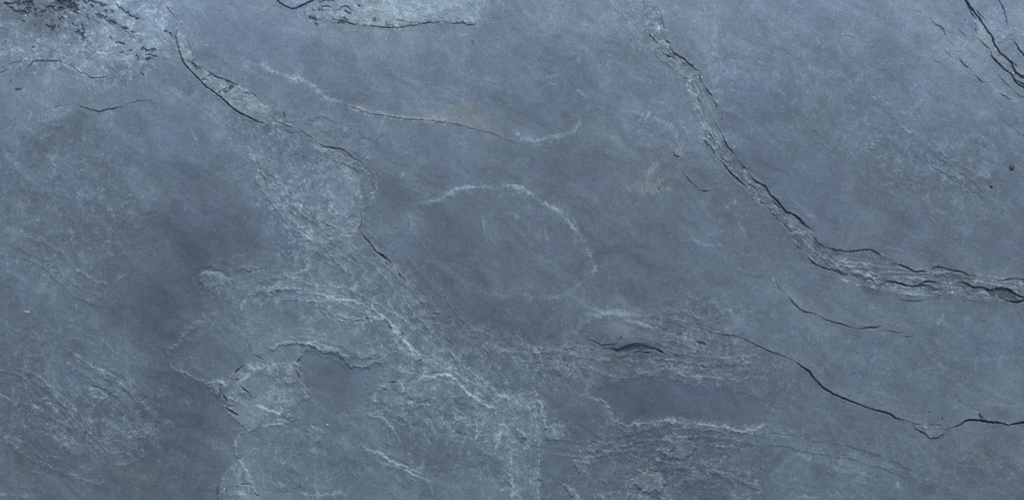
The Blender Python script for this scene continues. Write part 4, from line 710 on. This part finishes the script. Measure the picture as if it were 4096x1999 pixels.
def plain_material(name, rgb, rough=0.7, var=0.25, scale=600):
    m = bpy.data.materials.new(name); m.use_nodes = True
    n = m.node_tree.nodes; l = m.node_tree.links; p = n['Principled BSDF']
    tc = n.new('ShaderNodeTexCoord'); t = n.new('ShaderNodeTexNoise'); t.inputs['Scale'].default_value = scale; t.inputs['Detail'].default_value = 4
    l.new(tc.outputs['Object'], t.inputs['Vector'])
    cr = n.new('ShaderNodeValToRGB'); cr.color_ramp.elements[0].position = 0.3; cr.color_ramp.elements[1].position = 0.7
    cr.color_ramp.elements[0].color = tuple(c * (1 - var) for c in rgb) + (1,); cr.color_ramp.elements[1].color = tuple(c * (1 + var) for c in rgb) + (1,)
    l.new(t.outputs['Fac'], cr.inputs[0]); l.new(cr.outputs[0], p.inputs['Base Color'])
    p.inputs['Roughness'].default_value = rough
    bp = n.new('ShaderNodeBump'); bp.inputs['Strength'].default_value = 0.4; bp.inputs['Distance'].default_value = 0.0006
    l.new(t.outputs['Fac'], bp.inputs['Height']); l.new(bp.outputs[0], p.inputs['Normal'])
    return m

# ------------------------------------------------------------------ the rock: one relief, cut into its parts along the traced lines
co = np.stack([Xm, Ym, Z], -1).reshape(-1, 3).astype(np.float64)
dzx = np.gradient(Z.astype(np.float64), gx * S, axis=1); dzy = -np.gradient(Z.astype(np.float64), gy * S, axis=0)
nr = np.stack([-dzx, -dzy, np.ones_like(dzx)], -1); nr /= np.linalg.norm(nr, axis=-1, keepdims=True)
nr = nr.reshape(-1, 3)
colr = np.concatenate([base.reshape(-1, 3), np.ones((NX * NY, 1))], 1).astype(np.float32)
jj, ii = np.meshgrid(np.arange(NY - 1), np.arange(NX - 1), indexing='ij')
v00 = (jj * NX + ii).ravel()
quads = np.stack([v00, v00 + NX, v00 + NX + 1, v00 + 1], 1)         # counter-clockwise seen from above
fid = ID[:-1, :-1].ravel()
def build_part(name, sel, parent=None, label=None, skirt=False):
    q = quads[sel]
    used = np.zeros(NX * NY, bool); used[q.ravel()] = True
    idx = np.cumsum(used) - 1; vs = np.nonzero(used)[0]; qq = idx[q]
    c = co[vs]; nn = nr[vs]; cc = colr[vs]
    nq = len(qq)
    if skirt:                                # sides and underside of the slab
        ring = np.concatenate([np.arange(NX), (np.arange(1, NY)) * NX + NX - 1, (NY - 1) * NX + np.arange(NX - 2, -1, -1), np.arange(NY - 2, 0, -1) * NX])
        low = co[ring].copy(); low[:, 2] = -0.32
        b0 = len(c); c = np.concatenate([c, co[ring], low]); m = len(ring)
        cc = np.concatenate([cc, colr[ring], colr[ring]])
        out = co[ring].copy(); out[:, 2] = 0; out /= np.linalg.norm(out, axis=1, keepdims=True)
        nn = np.concatenate([nn, out, out])
        k = np.arange(m); k2 = (k + 1) % m
        side = np.stack([b0 + k, b0 + k2, b0 + m + k2, b0 + m + k], 1)
        qq = np.concatenate([qq, side])
    me = bpy.data.meshes.new(name)
    me.vertices.add(len(c)); me.vertices.foreach_set('co', c.ravel())
    me.loops.add(len(qq) * 4); me.loops.foreach_set('vertex_index', qq.ravel().astype(np.int32))
    me.polygons.add(len(qq)); me.polygons.foreach_set('loop_start', (np.arange(len(qq)) * 4).astype(np.int32))
    me.update(calc_edges=True)
    me.polygons.foreach_set('use_smooth', np.ones(len(qq), bool))
    a = me.color_attributes.new('mineral', 'FLOAT_COLOR', 'POINT'); a.data.foreach_set('color', cc.ravel())  # stone colours, including the painted light fall-off and ridge highlights
    me.normals_split_custom_set_from_vertices(nn.tolist())
    me.materials.append(SLATE)
    o = bpy.data.objects.new(name, me); col.objects.link(o)
    if parent is not None: o.parent = parent
    if label: o['label'] = label
    return o
slab = build_part('slate_rock', fid == 0, skirt=True)
slab['kind'] = 'thing'
slab['label'] = 'blue-grey layered slate rock face, cracked and flaking, filling the whole view'
slab['category'] = 'slate rock'
made = {0: slab}
for k in range(1, len(PARTS)):
    sel = fid == k; nm, lb, up = PARTS[k]
    if sel.sum() > 3: made[k] = build_part(nm, sel, made.get(up, slab), lb)

# ------------------------------------------------------------------ small loose things lying on the rock
def ground(px, py):
    i = np.searchsorted(gx, px); j = np.searchsorted(gy, py); return float(Z[j, i])
def lump(name, px, py, outline, thick, mat, label, cat, seed, dome=0.6):
    """a small stone: outline in photo pixels round its centre, domed and faceted"""
    r = random.Random(seed); n = len(outline); z0 = ground(px, py)
    verts, faces = [], []
    rings = [(0.94, -0.25), (1.0, 0.15), (0.93, 0.55), (0.74, 0.85), (0.42, 1.0)]
    for s, z in rings:
        for (x, y) in outline:
            verts.append((x * s * S, -y * s * S, (z * thick + r.uniform(-.05, .05) * thick) * S))
    for k in range(len(rings) - 1):
        for i in range(n):
            a = k * n + i; b = k * n + (i + 1) % n
            faces.append((a, a + n, b + n, b))
    verts.append((0, 0, thick * 1.04 * S)); c = len(verts) - 1; t = (len(rings) - 1) * n
    for i in range(n): faces.append((t + i, c, t + (i + 1) % n))
    faces.append(tuple(range(n)))
    me = bpy.data.meshes.new(name); me.from_pydata(verts, [], faces); me.update()
    import bmesh
    bm = bmesh.new(); bm.from_mesh(me); bmesh.ops.recalc_face_normals(bm, faces=bm.faces[:]); bm.to_mesh(me); bm.free()
    me.polygons.foreach_set('use_smooth', [True] * len(me.polygons)); me.materials.append(mat)
    o = bpy.data.objects.new(name, me); col.objects.link(o)
    o.location = ((px - 2048) * S, (999.5 - py) * S, z0)
    o['label'] = label; o['category'] = cat
    return o
def ring(rx, ry, n=18, wob=0.06, seed=1, rot=0):
    r = random.Random(seed); c, s = math.cos(rot), math.sin(rot); out = []
    for i in range(n):
        a = 2 * math.pi * i / n; q = 1 + r.uniform(-wob, wob); x, y = rx * q * math.cos(a), ry * q * math.sin(a)
        out.append((x * c - y * s, x * s + y * c))
    return out
lump('pebble', 4051, 669, ring(10.5, 10.5, 20, 0.03, 2), 9, plain_material('rusty_stone', (0.092, 0.066, 0.064), 0.6), 'tiny round rust-brown pebble on the smooth slate near the right edge', 'pebble', 3)
lump('stone_chip', 3926, 1661, [(-7,-11),(-4,-11),(-2,-2),(3,4),(10,6),(9,10),(1,9),(-5,3),(-8,-5)], 4, plain_material('dark_fragment', (0.02, 0.022, 0.027), 0.6), 'tiny black hook-shaped fragment just above the thick crack at the lower right', 'stone chip', 4)  # dark hooked mark of unknown kind, modelled as a small fragment
lump('stone_chip', 3968, 746, ring(7.5, 4.2, 12, 0.1, 5, 0.55), 3.5, plain_material('charcoal_chip', (0.022, 0.028, 0.036), 0.8), 'tiny charcoal oval chip on flaky slate, left below the rust-brown pebble', 'stone chip', 5)
lump('stone_chip', 105, 1248, ring(15, 6, 14, 0.12, 7, 0.08), 4, plain_material('pale_chip', (0.30, 0.33, 0.36), 0.8), 'small flat pale grey chip lying near the left edge', 'stone chip', 6)
lump('stone_grain', 1310, 1698, ring(5.2, 4.6, 12, 0.1, 9), 4.5, plain_material('white_grain', (0.42, 0.45, 0.47), 0.8), 'tiny whitish grain right of the pale broken block, lower left', 'stone grain', 7)
